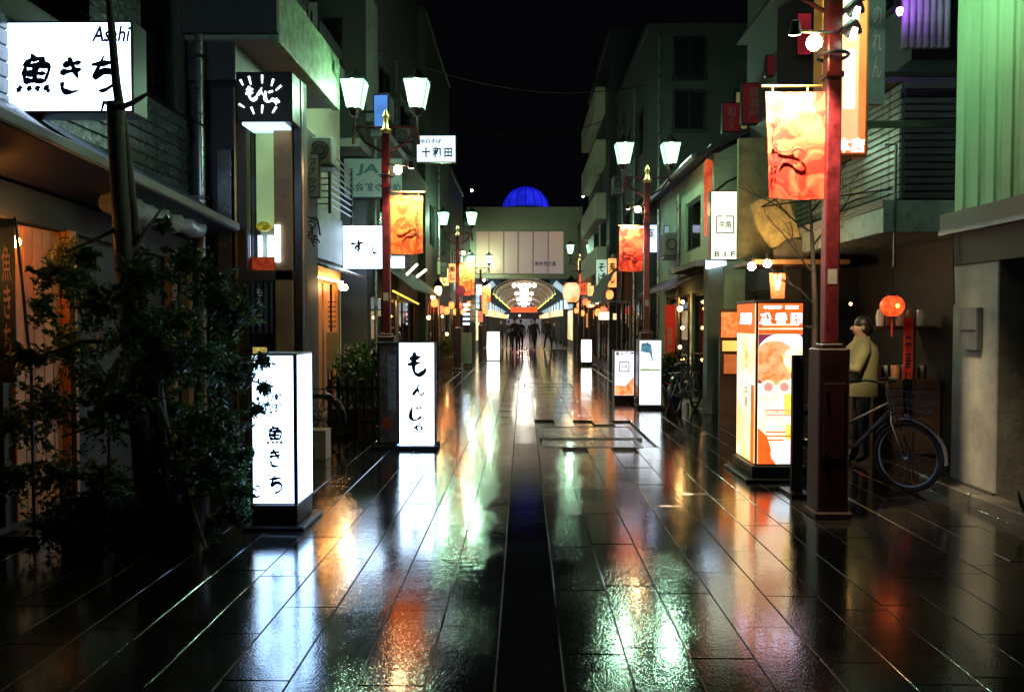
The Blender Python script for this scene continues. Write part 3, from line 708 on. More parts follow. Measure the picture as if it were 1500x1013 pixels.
# RIGHT 1: alley and shop with overhanging clad upper floor (corner at Y=9)
r1 = thing('clad_shop', 'shop with corrugated upper floor overhanging a dark front at right', 'building', (4.25, 10.5, 0))
part('upper_wall', MB().box(4.22, 9.0, 2.95, 8, 12.4, 4.25).box(4.45, 9.3, 4.25, 8, 12.4, 9), K['grey'], r1)
pieces('cladding_board', MB().box(-.015, -1.7, -.034, .015, 1.7, .034), K['tilelt'], r1, [(4.2, 10.7, 3.0 + .08 * i) for i in range(16)], bevel=.008)
pieces('end_board', MB().box(-1.2, -.012, -.034, 1.2, .012, .034), K['dark'], r1, [(5.43, 8.985, 3.0 + .08 * i) for i in range(16)], bevel=.008)
part('balcony_slab', MB().box(4.0, 8.95, 2.58, 8, 12.4, 2.94), K['tilelt'], r1, bevel=.01)
part('balcony_trim', MB().box(3.98, 8.93, 2.86, 4.0, 12.4, 2.95), K['ltgrey'], r1)
part('eave', MB().hexa([(4.0, 9.0, 4.25), (8, 9.0, 4.25), (8, 12.4, 4.25), (4.0, 12.4, 4.25), (4.45, 9.3, 4.6), (8, 9.3, 4.6), (8, 12.4, 4.6), (4.45, 12.4, 4.6)]), K['dark'], r1)
part('ground_wall', MB().box(5.05, 9.3, 0, 5.2, 12.4, 2.58).box(4.3, 12.1, 0, 5.05, 12.4, 2.58), pbr('shade_dark_wall', (.008, .008, .008), .7), r1)  # dark of the unlit alley put into this wall's base colour
part('conduit', MB().tube([(4.12, 8.94, 2.2), (4.12, 8.94, 3.55), (4.0, 8.94, 3.55)], .015, 6), K['steel'], r1)
cw = part('curtain_wall', MB().box(4.2, 9.0, 4.62, 4.72, 9.03, 8.5), K['ltgrey'], r1)
pieces('curtain_fold', MB().tube([(0, 0, 0), (0, 0, 3.8)], .04, 8), pbr('grey_curtain', (.35, .33, .4), .7), r1, [(4.22 + i * .075, 8.97, 4.62) for i in range(7)])
pl = single('added_purple_lamp', MB().lathe([(.02, 0), (.035, .04), (.03, .07)], at(1318, 22, 8.75), 10), emis('added_purple_light', (.45, .08, 1.0), 170), 'small lamp added for the purple glow on the curtain at upper right', 'lamp')  # lamp added to throw the purple glow on the curtain folds
# goods stand with jars and dim lamp, narrow banner
gs = thing('goods_stand', 'dim shop stand with jars and a shelf behind the person', 'stand', (4.5, 9.9, 0))
part('counter', MB().box(4.2, 9.6, 0, 5.0, 10.4, .9), K['dkwood'], gs); part('shelf', MB().box(4.25, 9.7, 1.5, 5.0, 10.3, 1.54), K['dkwood'], gs)
for i in range(6): part('jar', MB().lathe([(.05, 0), (.06, .1), (.045, .16)], (4.32 + .11 * i, 9.8, .9), 8), K['steel'] if i % 2 else K['wood'], gs)
for i in range(5): part('jar', MB().lathe([(.04, 0), (.05, .12), (.03, .2)], (4.35 + .12 * i, 9.8, 1.54), 8), K['wood'] if i % 2 else K['white'], gs)
single('small_bulb', MB().ball(at(1246, 445, 9.6), .018, 8), E_bulbs, 'tiny bulb over the jars behind the person', 'lamp')
lt = thing('paper_lantern', 'round orange red glowing paper lantern hanging in the dark alley at right', 'lantern', at(1307, 462, 9.4))
c = at(1307, 448, 9.4)
m_lan = emis('red_lantern_light', (1.0, .10, .02), 1.6, var=.6, scale=12)
part('paper', MB().lathe([(.05, -.12), (.10, -.09), (.135, -.03), (.135, .03), (.10, .09), (.05, .12)], c, 18), m_lan, lt)
part('bulb_glow', MB().ball(c + Vector((0, -.125, 0)), .028, 8), emis('hot_orange', (1, .45, .1), 5), lt)
part('cap', MB().lathe([(.05, .12), (.05, .14)], c, 12), K['black'], lt)
part('lower_cap', MB().lathe([(.05, -.14), (.05, -.12)], c, 12), K['black'], lt)
part('tassel', MB().tube([c + Vector((0, 0, -.14)), c + Vector((.0, 0, -.36))], .012, 6), K['redcloth'], lt)
part('cord', MB().tube([c + Vector((0, 0, .14)), c + Vector((0, 0, .5))], .004, 5), K['black'], lt)
nb = thing('narrow_banner', 'dim reddish narrow vertical banner below the red lantern', 'banner', at(1330, 640, 9.6))
p = at(1322, 620, 9.6); q = at(1338, 465, 9.6)
part('cloth', MB().box(p.x, 9.6, p.z, q.x, 9.61, q.z), K['redcloth'], nb); part('pole', MB().tube([(q.x + .02, 9.6, 0), (q.x + .02, 9.6, q.z + .1)], .012, 6), K['black'], nb)
letters('中\n華\n料\n理', ((p.x + q.x) / 2, 9.598, (p.z + q.z) / 2), .08, .9, K['ink'], nb)
al = single('alley_back_wall', MB().box(4.2, 12.6, 0, 9, 12.8, 6), K['dark'], 'dark back wall closing the alley at right', 'wall')

# RIGHT 2: tan wall with wooden slab sign
r2 = facade('tavern', 'tavern with a tan lit wall and a rough wooden name board at right', 1, 3.9, 12.45, 14.1, 8.2, K['grey'], [(12.7, 13.9, .1, 2.1, 'dimshop')], depth=4)
part('side_board', MB().box(3.3, 12.35, 2.55, 4.6, 12.44, 4.4), pbr('tan_plaster', (.40, .36, .18), .7, var=.4, scale=4, bump=.4), r2)
part('canopy', MB().box(3.25, 11.3, 2.40, 4.6, 12.4, 2.47), K['wood'], r2, bevel=.01)
part('roof_slope', MB().hexa([(3.7, 11.8, 6.4), (8, 11.8, 6.4), (8, 14.1, 6.4), (3.7, 14.1, 6.4), (5.2, 11.8, 8.8), (8, 11.8, 8.8), (8, 14.1, 8.8), (5.2, 14.1, 8.8)]), K['grey'], r2)
ws = thing('wooden_name_board', 'large rough tan wooden board hanging tilted over the tavern lamps', 'sign', at(1135, 360, 11.6))
pts = [(1101, 300), (1112, 292), (1130, 290), (1148, 281), (1158, 300), (1166, 325), (1172, 348), (1158, 350), (1150, 358), (1132, 362), (1120, 350), (1108, 330)]
P = [at(x, y, 11.6) for x, y in pts][::-1]
part('slab', MB().poly(P, (0, 1, 0), .07), pbr('rough_board', (.55, .42, .16), .6, var=.5, scale=7, bump=.8, bscale=14), ws)
P = [at(x, y, 11.55) for x, y in ((1134, 366), (1150, 352), (1168, 350), (1184, 356), (1186, 376), (1172, 388), (1150, 390), (1136, 384))][::-1]
wb2 = single('small_wooden_board', MB().poly(P, (0, 1, 0), .06), pbr('rough_board_dark', (.16, .13, .08), .6, var=.5, scale=7, bump=.8, bscale=14), 'smaller dim wooden board just below the large rough tan one', 'sign')
for px, py, lab in ((1101, 390, 'round glowing tavern lamp, left of the pair below the wooden board'), (1124, 386, 'round glowing tavern lamp, right of the pair below the wooden board')):
    l_ = thing('tavern_lamp', lab, 'lamp', at(px, py, 10.95), 'tavern lamps')
    part('bulb', MB().ball(at(px, py, 10.95), .055, 14), emis('tavern_bulb', (1, .62, .28), 230), l_); part('socket', MB().tube([at(px, py, 10.95) + Vector((0, 0, .05)), at(px, py, 10.95) + Vector((0, 0, .14))], .022, 8), K['black'], l_)
hb = thing('hanging_red_banner', 'short red and white lit banner hanging above the orange noodle sign', 'banner', at(1139, 437, 11.2))
P = [at(x, y, 11.2) for x, y in ((1127, 400), (1151, 400), (1149, 437), (1130, 437))][::-1]
part('cloth', MB().poly(P, (0, 1, 0), .01), emis('red_banner_lit', (1, .28, .12), .9, col2=(.8, .03, .01), scale=9), hb)
for dx in (-4, 4): part('stripe', MB().poly([at(1139 + dx - 2, 402, 11.19), at(1139 + dx * .3 - 1, 424, 11.19), at(1139 + dx * .3 + 1.5, 424, 11.19), at(1139 + dx + 2, 402, 11.19)], (0, -1, 0), .002), E_yel, hb)
mbn = thing('menu_board_stack', 'stack of orange lit menu boards beside the grey column at right', 'menu board', at(1070, 560, 12.3))
for i, (y0, y1, mt) in enumerate(((457, 494, emis('menu_orange', (1, .32, .10), 1.0, col2=(.55, .08, .02), scale=14)), (499, 514, emis('menu_yellow', (1, .55, .12), 1.4, var=.3)), (519, 547, emis('menu_dim', (.8, .22, .06), .45, var=.5, scale=8)))):
    p = at(1057 + i * 2, y1, 12.3); q = at(1084, y0, 12.3); part('menu_panel', MB().box(p.x, 12.3, p.z, q.x, 12.34, q.z), mt, mbn)
p = at(1054, 560, 12.35); q = at(1088, 452, 12.35); part('backing', MB().box(p.x, 12.345, 0, q.x, 12.42, q.z), K['dkwood'], mbn)
# stepped dark red vertical signs on the upper wall
for i, (x0, y0, x1, y1, Y, tx) in enumerate(((1058, 150, 1086, 194, 14.2, '和\n食'), (1086, 121, 1122, 182, 13.4, '居\n酒\n屋'), (1122, 80, 1166, 112, 12.6, '二階'), (1166, 18, 1190, 82, 12.0, ''))):
    lab = ['dark red sign lowest and leftmost of the stepped row on the upper wall', 'dark red sign second in the stepped row on the upper wall', 'dark red square sign directly above the near banner', 'glowing dark red sign topmost of the stepped row'][i]
    t, a, b = pxsign('stepped_sign', lab, 'sign', x0, y1, x1, y0, Y, .12, emis('red_panel_%d' % i, (.35, .02, .03), .10 if i < 3 else .6, var=.6, scale=4), group='stepped red signs')
    bracket(t, b.x, 4.1, Y + .05, (a.z + b.z) / 2)
    if tx: letters(tx, ((a.x + b.x) / 2, Y - .005, (a.z + b.z) / 2), (b.x - a.x) * .45, (b.z - a.z) * .75, pbr('faded_pink', (.35, .2, .2), .5), t)

# RIGHT 3: pale green house
r3 = facade('green_house', 'pale green rendered house with a sloping eave behind the grill restaurant sign', 1, 3.35, 14.15, 19.8, 4.55, K['green'],
    [(14.4, 15.9, .05, 2.15, 'steel'), (16.1, 18.8, .05, 2.15, 'shop'), (15.2, 16.6, 3.0, 4.0, 'win')], depth=4)
part('eave', MB().hexa([(2.98, 13.9, 4.42), (5.5, 13.9, 5.6), (5.5, 19.9, 5.6), (2.98, 19.9, 4.42), (2.98, 13.9, 4.50), (5.5, 13.9, 5.7), (5.5, 19.9, 5.7), (2.98, 19.9, 4.50)]), K['dark'], r3)
part('gutter', MB().tube([(2.95, 13.9, 4.45), (2.95, 19.9, 4.45)], .05, 8), K['steel'], r3)
part('gable_wall', MB().poly([(3.35, 14.15, 4.5), (7.3, 14.15, 4.5), (7.3, 14.15, 6.1), (5.4, 14.15, 5.6)], (0, -1, 0), .1), K['green'], r3)
part('awning', MB().hexa([(2.75, 14.4, 2.2), (3.35, 14.4, 2.5), (3.35, 19.2, 2.5), (2.75, 19.2, 2.2), (2.75, 14.4, 2.24), (3.35, 14.4, 2.55), (3.35, 19.2, 2.55), (2.75, 19.2, 2.24)]), K['dkwood'], r3)
p = at(1036, 470, 13.6); q = at(1060, 470, 13.6)
part('column', MB().box(p.x, 13.6, 0, q.x, 13.9, 2.6), pbr('grey_green_column', (.13, .16, .12), .6), r3, bevel=.01)
part('upper_canopy', MB().box(3.0, 14.0, 2.56, 3.35, 16.5, 2.66), K['ltgrey'], r3)
t, a, b = pxsign('grill_sign', 'tall white lit sign with a square mark and B1F on the green house', 'sign', 1040, 381, 1084, 279, 13.2, .24, emis('grill_sign_light', (.95, .98, .72), 1.5, var=.12, scale=2), e=.018)
cx = (a.x + b.x) / 2; zc = at(1061, 329, 13.2).z; s_ = .145
sq = MB(); th = .016
sq.box(cx - s_, 13.192, zc - s_, cx + s_, 13.195, zc - s_ + th).box(cx - s_, 13.192, zc + s_ - th, cx - .04, 13.195, zc + s_).box(cx + .01, 13.192, zc + s_ - th, cx + s_, 13.195, zc + s_)
sq.box(cx - s_, 13.192, zc - s_ + th, cx - s_ + th, 13.195, zc + s_ - th).box(cx + s_ - th, 13.192, zc - s_ + th, cx + s_, 13.195, zc + s_ - th)
part('square_mark', sq, K['ink'], t); letters('牛角', (cx, 13.195, zc), .20, .12, K['ink'], t)
letters('B 1 F', (cx, 13.195, a.z + .1), .34, .085, pbr('brown_ink', (.12, .06, .03), .5), t, bold=.02)
part('hanger', MB().tube([(a.x + .1, 13.3, b.z), (a.x + .3, 13.3, b.z + .16), (b.x + .25, 13.3, b.z + .36)], .02, 6), K['black'], t)
bracket(t, b.x, 3.9, 13.3, zc)
P = [at(x, y, 13.5) for x, y in ((1035, 381), (1064, 384), (1064, 388), (1035, 394))][::-1]
single('under_sign_light', MB().poly(P, (0, 1, 0), .05), E_white, 'small white lit panel tucked under the tall grill sign', 'lamp')
rb = thing('thin_red_banner', 'thin red vertical banner seen nearly edge on left of the grill sign', 'banner', at(1036, 345, 13.9))
P = [at(x, y, 13.9) for x, y in ((1031, 240), (1035, 232), (1044, 236), (1041, 344), (1032, 346))][::-1]
part('cloth', MB().poly(P, (0, 1, 0), .02), emis('thin_banner', (.8, .05, .02), .5, col2=(1, .25, .08), scale=8), rb)
part('pole', MB().tube([at(1043, 228, 13.95), at(1041, 352, 13.95)], .012, 6), K['black'], rb)
bracket(rb, at(1043, 300, 13.95).x, 3.5, 13.97, 3.7)
lr = thing('long_red_curtain', 'long red cloth hanging by the lit entrance right of the white street signs', 'banner', at(981, 535, 16.8))
P = [at(x, y, 16.8) for x, y in ((974, 447), (990, 446), (988, 520), (975, 535))][::-1]
part('cloth', MB().poly(P, (0, 1, 0), .02), pbr('red_curtain_cloth', (.55, .02, .015), .7, var=.2), lr)
letters('営\n業\n中', at(981, 500, 16.79), .12, .6, pbr('faded_pink', (.35, .2, .2), .5), lr)
for i, (px, py, s__) in enumerate(((1000, 442, .05), (996, 452, .08), (1000, 480, .05), (996, 508, .05), (1000, 527, .05))):
    single('entrance_light', MB().ball(at(px, py, 16.2), s__ * .7, 10), E_bulbs, ['bulb at the top of the entrance right of the red cloth', 'large globe light just under the entrance top by the red cloth', 'middle light of the vertical row by the red cloth', 'light next to lowest of the vertical row by the red cloth', 'lowest light of the vertical row by the red cloth'][i], 'lamp', 'row of entrance lights')
    if i == 1: pass
gd = thing('planter_bush', 'dark bush in a low planter between the white street signs and the entrance', 'plant', (2.9, 14.9, 0))
part('pot', MB().lathe([(.16, 0), (.2, .28)], (2.85, 15.2, 0), 12), K['black'], gd)
def leafball(c, rx, ry, rz, n, sz, seed):
    rn = random.Random(seed); m = MB()
    for i in range(n):
        d = Vector((rn.gauss(0, 1), rn.gauss(0, 1), rn.gauss(0, 1))).normalized() * (rn.random() ** .4)
        p = Vector(c) + Vector((d.x * rx, d.y * ry, d.z * rz)); e = Euler((rn.uniform(0, 6), rn.uniform(0, 6), rn.uniform(0, 6))).to_matrix(); s = sz * rn.uniform(.6, 1.3)
        k = len(m.v)
        m.v += [tuple(p + e @ Vector(q)) for q in ((-s, 0, 0), (0, -s * .38, s * .08), (s, 0, 0), (0, s * .38, s * .08))]; m.f.append((k, k + 1, k + 2, k + 3))
    return m
part('foliage', leafball((2.85, 15.2, .62), .33, .3, .4, 700, .06, 2), K['leaf'], gd, kind='stuff')

# RIGHT 4,5
r4 = facade('dark_apartment_block', 'dark grey block with windows behind the second right lamp post', 1, 3.1, 20.0, 26.8, 8.8, pbr('shade_dark_render', (.026, .029, .028), .7, var=.5, scale=1.5, bump=.3, bscale=20),  # night shade on this block put into its base colour
    [(20.5, 23, .1, 2.2, 'dimshop'), (23.5, 26.4, .1, 2.2, 'dimshop'), (20.8, 22, 3.5, 4.8, 'win'), (23.3, 24.6, 3.5, 4.8, 'win'), (20.8, 22, 6, 7.2, 'win'), (23.3, 24.6, 6, 7.2, 'lit')])
r5 = facade('stepped_apartment_block', 'tall block with pale stepped balcony edges beyond the second right lamp post', 1, 2.9, 27.0, 35.8, 11.2, K['dark'],
    [(27.5, 31, .1, 2.3, 'dimshop'), (31.5, 35.4, .1, 2.3, 'shop'), (28, 30, 4, 5.2, 'win'), (31, 33, 4, 5.2, 'win')])
for i in range(4): part('balcony', MB().box(2.55, 28 + i * .2, 3.3 + i * 1.9, 2.9, 35.4, 4.2 + i * 1.9), K['cream'], r5)
r6 = facade('end_shop_house', 'last shop house on the right before the covered arcade with orange front', 1, 3.0, 36.0, 43.9, 6.6, K['dkwood'], [(36.4, 39.4, .2, 2.4, 'shop'), (40, 43.4, .2, 2.4, 'shop'), (37, 39, 3.3, 4.6, 'shop')])
part('awning', MB().hexa([(2.2, 36, 3.0), (3.0, 36, 3.5), (3.0, 43, 3.5), (2.2, 43, 3.0), (2.2, 36, 3.05), (3.0, 36, 3.58), (3.0, 43, 3.58), (2.2, 43, 3.05)]), K['dark'], r6)

def end_window(own, x, z, y, lit=False, w=.8, h=1.0):
    wf = part('window', MB().box(x, y - .05, z, x + w, y, z + .05).box(x, y - .05, z + h - .05, x + w, y, z + h).box(x, y - .05, z + .05, x + .05, y, z + h - .05).box(x + w - .05, y - .05, z + .05, x + w, y, z + h - .05).box(x - .05, y - .09, z - .05, x + w + .05, y, z - .002), K['steel'], own)
    part('pane', MB().box(x + .05, y - .03, z + .05, x + w / 2 - .015, y - .02, z + h - .05), emis('dim_curtain', (.8, .55, .25), .10, var=.5, scale=3) if lit else MATS['night_glass'], wf)
    part('pane', MB().box(x + w / 2 + .015, y - .03, z + .05, x + w - .05, y - .02, z + h - .05), MATS['night_glass'], wf)
pbr('night_glass', (.01, .012, .015), .06, rvar=.02)
for x_, z_, li in ((3.7, 6.3, 0), (5.2, 6.3, 1), (3.7, 8.0 - .4, 0)): end_window(r4, x_, z_, 19.995, li)
end_window(l3, -4.4, 6.6, 15.995, 0); end_window(l3, -4.4, 8.4, 15.995, 1)
part('end_pipe', MB().tube([(3.35, 19.93, 0), (3.35, 19.93, 8.6)], .04, 8), MATS['zinc_pipe'], r4)
for y_, z_ in ((9.6, 5.3), (10.9, 5.3)):
    wf = part('window', MB().box(4.40, y_, z_, 4.452, y_ + .9, z_ + .05).box(4.40, y_, z_ + 1.15, 4.452, y_ + .9, z_ + 1.2).box(4.40, y_, z_ + .05, 4.452, y_ + .05, z_ + 1.15).box(4.40, y_ + .85, z_ + .05, 4.452, y_ + .9, z_ + 1.15), K['steel'], r1)
    part('pane', MB().box(4.42, y_ + .05, z_ + .05, 4.43, y_ + .85, z_ + 1.15), pbr('night_glass', (.01, .012, .015), .06, rvar=.02), wf)
part('drip_edge', MB().box(3.92, .5, 2.40, 3.93, 7.62, 2.44), K['steel'], r0)
part('cable', MB().tube([(4.02, 7.55, 2.42), (4.02, 7.5, 1.75)], .008, 5), K['rubber'], r0)

# ------------------------------------------------------------------ ARCADE
arc = thing('covered_arcade', 'covered shopping arcade closing the street with a beige front and panelled band', 'arcade', (.1, 44, 0))
YA = 44.2; m_front = pbr('arcade_front_stone', (.42, .38, .28), .6, var=.12, scale=1)
def ax(px): return at(px, 400, YA).x
def az(py): return at(768, py, YA).z
zl, zt = az(402), az(303)
part('front_wall', MB().box(ax(684), YA, az(338), ax(853), YA + .4, zt).box(ax(684), YA, zl, ax(697), YA + .4, az(338)).box(ax(826), YA, zl, ax(853), YA + .4, az(338)).box(ax(697), YA + .2, zl, ax(826), YA + .4, az(338)), m_front, arc)
cuts = [697, 716, 738, 759, 781, 803, 826]
m_pan = emis('glowing_panel', (.62, .38, .28), .36, col2=(.42, .26, .36), scale=.35)  # faint two-tone glow put into the panels as emission
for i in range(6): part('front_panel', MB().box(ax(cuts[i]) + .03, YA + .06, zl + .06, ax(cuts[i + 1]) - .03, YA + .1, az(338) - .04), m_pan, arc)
letters('新仲見世通', (ax(799), YA + .04, az(386)), 1.15, .26, K['ink'], arc)
part('frieze', MB().box(ax(684), YA - .1, zl - .22, ax(853), YA + .3, zl - .01), m_front, arc)
xc = ax(768); HW = 2.75; ZS, ZA = 3.0, zl - .25
part('side_wall', MB().box(xc - HW - .3, YA + .4, 0, xc - HW, 118, ZS + 1.1), K['ltgrey'], arc)
part('side_wall', MB().box(xc + HW, YA + .4, 0, xc + HW + .3, 118, ZS + 1.1), K['ltgrey'], arc)
vt = MB(); n = 14; VW = 1.75
pr = [(xc + VW * math.cos(math.pi * i / n), ZS + .15 + (ZA + .1 - ZS - .15) * math.sin(math.pi * i / n)) for i in range(n + 1)]
for i in range(n):
    (xa, za), (xb, zb) = pr[i], pr[i + 1]; vt.v += [(xa, YA + .4, za), (xb, YA + .4, zb), (xb, 118, zb), (xa, 118, za)]; k = len(vt.v) - 4; vt.f.append((k, k + 1, k + 2, k + 3))
part('vault', vt, pbr('vault_panels', (.50, .44, .32), .45, var=.15), arc)
for s in (-1, 1):     # sloping lit ceiling panels each side of the vault
    for j in range(13):
        y0 = YA + .5 + j * 5.6
        part('ceiling_panel', MB().hexa([(xc + s * HW, y0, 3.08), (xc + s * (VW + .04), y0, ZA - .1), (xc + s * (VW + .04), y0 + 5.3, ZA - .1), (xc + s * HW, y0 + 5.3, 3.08), (xc + s * HW, y0, 3.13), (xc + s * (VW + .04), y0, ZA - .05), (xc + s * (VW + .04), y0 + 5.3, ZA - .05), (xc + s * HW, y0 + 5.3, 3.13)]),
             emis('arcade_ceiling_light', (.55, .80, 1.0), .85, var=.5, scale=.8), arc)
        part('ceiling_beam', MB().box(xc + s * (VW + .02), y0 + 5.32, 2.9, xc + s * HW, y0 + 5.5, ZA), K['grey'], arc)
for j in range(9):
    y = 46 + j * 7; rbm = MB()
    rbm.tube([(p[0] * 1 + (xc - p[0]) * .02, y, p[1] - .04) for p in pr], .06, 6); part('vault_rib', rbm, K['white'], arc)
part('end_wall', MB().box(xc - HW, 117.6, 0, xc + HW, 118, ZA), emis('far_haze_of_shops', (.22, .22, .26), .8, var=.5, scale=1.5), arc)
part('arcade_floor', MB().box(xc - HW, YA + 2.1, -.03, xc + HW, 118, .004), wet_stone('arcade_floor_stone', (.22, .21, .2), .2, .32, .15), arc)
part('threshold', MB().box(xc - HW, YA + 1.95, -.03, xc + HW, YA + 2.09, .006), K['brass'], arc)
E_fascia = emis('arcade_fascia_light', (.55, .82, 1.0), 1.1, var=.45, scale=.6)
rnd = random.Random(21)
shopcols = [(1, .55, .2), (1, .75, .4), (1, .45, .12), (1, .3, .15), (.8, .8, .7), (1, .6, .3)]
for s in (-1, 1):
    for j in range(12):
        y0 = YA + 1.2 + j * 5.6
        part('fascia_sign', MB().box(xc + s * (HW - .25), y0, 2.35, xc + s * HW, y0 + 5.0, 3.05), E_fascia, arc)
        cc = shopcols[rnd.randrange(6)]
        part('shop_glow', MB().box(xc + s * (HW - .03), y0, .5, xc + s * (HW + 0), y0 + 4.6, 2.2), emis('arcade_shop_%d' % rnd.randrange(8), cc, rnd.uniform(1.2, 3.0), col2=tuple(c * .15 for c in cc), scale=1.3), arc)
        part('shop_pier', MB().box(xc + s * (HW - .3), y0 + 5.02, 0, xc + s * HW, y0 + 5.4, 2.9), K['grey'], arc)
        p_ = rnd.uniform(.1, .9); m_ = MB().box(xc + s * (HW - .95), y0 + 2, 1.9, xc + s * (HW - .45), y0 + 2.1, 2.25)
        part('projecting_sign', m_, emis('proj_%d' % rnd.randrange(4), rnd.choice(shopcols), 1.2), arc)
for j, (y, z) in enumerate(((47.5, 3.72), (62, 3.72), (80, 3.72), (100, 3.72))):
    ch = thing('arcade_chandelier', ['nearest cluster of white globe lamps under the arcade vault', 'second cluster of white globe lamps under the arcade vault', 'third cluster of white globe lamps under the arcade vault', 'farthest small cluster of white globe lamps under the arcade vault'][j], 'chandelier', (xc, y, z), 'arcade chandeliers')
    for i in range(5): part('globe', MB().ball((xc + (i - 2) * .30, y, z), .12, 10), emis('chandelier_light', (1, .93, .80), 18), ch)
    for i in range(3): part('globe', MB().ball((xc + (i - 1) * .15, y + .5, z - .25 * (i % 2) - .2), .11, 10), MATS['chandelier_light'], ch)
    part('stem', MB().tube([(xc, y, z + .1), (xc, y, ZA)], .03, 6), K['brass'], ch); part('crossbar', MB().tube([(xc - .6, y, z + .13), (xc + .6, y, z + .13)], .025, 6), K['brass'], ch)
for s, lab in ((-1, 'left string of yellow green bulbs along the arcade vault edge'), (1, 'right string of yellow green bulbs along the arcade vault edge')):
    g = MB()
    for i in range(46): g.ball((xc + s * (VW - .02), YA + .8 + i * 1.2, ZS + .12 + .05 * math.sin(i)), .045, 6)
    o = single('light_string', g, emis('garland_light', (.75, .8, .12), 2.2), lab, 'light string')
t = thing('red_arcade_sign', 'red lit sign hanging across the far end of the arcade', 'sign', (xc, 100, 2.9))
part('face_panel', MB().box(xc - 1.6, 96, 2.65, xc + 1.6, 96.2, 3.3), emis('red_far_sign', (1, .12, .03), 1.3, var=.5, scale=2), t)
part('beam', MB().box(xc - 2.4, 96.3, 1.85, xc + 2.4, 96.5, 2.64), K['black'], t)
for px in (744, 761): single('far_ceiling_lamp', MB().ball(at(px, 462, 94), .10, 8), E_tube, 'white spot lamp under the red arcade sign, ' + ('left one' if px == 744 else 'right one'), 'lamp', 'spots under the red sign')
# blue dome behind
dm = thing('blue_dome', 'blue glowing ribbed dome rising above the arcade front', 'dome', (at(770, 305, 60).x, 60, at(770, 305, 60).z))
c = at(770, 306, 60); rr = 1.72
mb = MB(); mb.lathe([(rr * math.cos(R(a_)), rr * .95 * math.sin(R(a_))) for a_ in range(0, 90, 9)] + [(.01, rr * .95)], c, 40)
part('shell', mb, emis('blue_dome_light', (.02, .03, 1.0), .8, var=.45, scale=.9), dm)
for i in range(16):
    t_ = 2 * math.pi * i / 16
    part('rib', MB().tube([(c.x + (rr + .01) * math.cos(R(a_)) * math.cos(t_), c.y + (rr + .01) * math.cos(R(a_)) * math.sin(t_), c.z + (rr + .01) * .95 * math.sin(R(a_))) for a_ in range(0, 90, 11)], .03, 5), emis('dome_rib', (.0, .0, .35), .5), dm)
part('drum', MB().lathe([(rr + .1, -6), (rr + .1, 0)], c, 32), K['dark'], dm)
bh = single('rear_block', MB().box(-8, 58, 4.6, 9, 70, c.z - .4), K['dark'], 'dark block behind the arcade front carrying the dome', 'building')
for px, py, lab in ((691, 279, 'tiny white roof light left of the blue dome'), (854, 287, 'tiny white roof light right of the blue dome')):
    single('roof_light', MB().ball(at(px, py, 50), .09, 8), E_tube, lab, 'lamp')
    single('light_mast', MB().tube([at(px, py, 50.1), at(px, 330, 50.1)], .03, 6), K['black'], lab.replace('tiny white roof light', 'thin mast carrying the roof light'), 'mast')

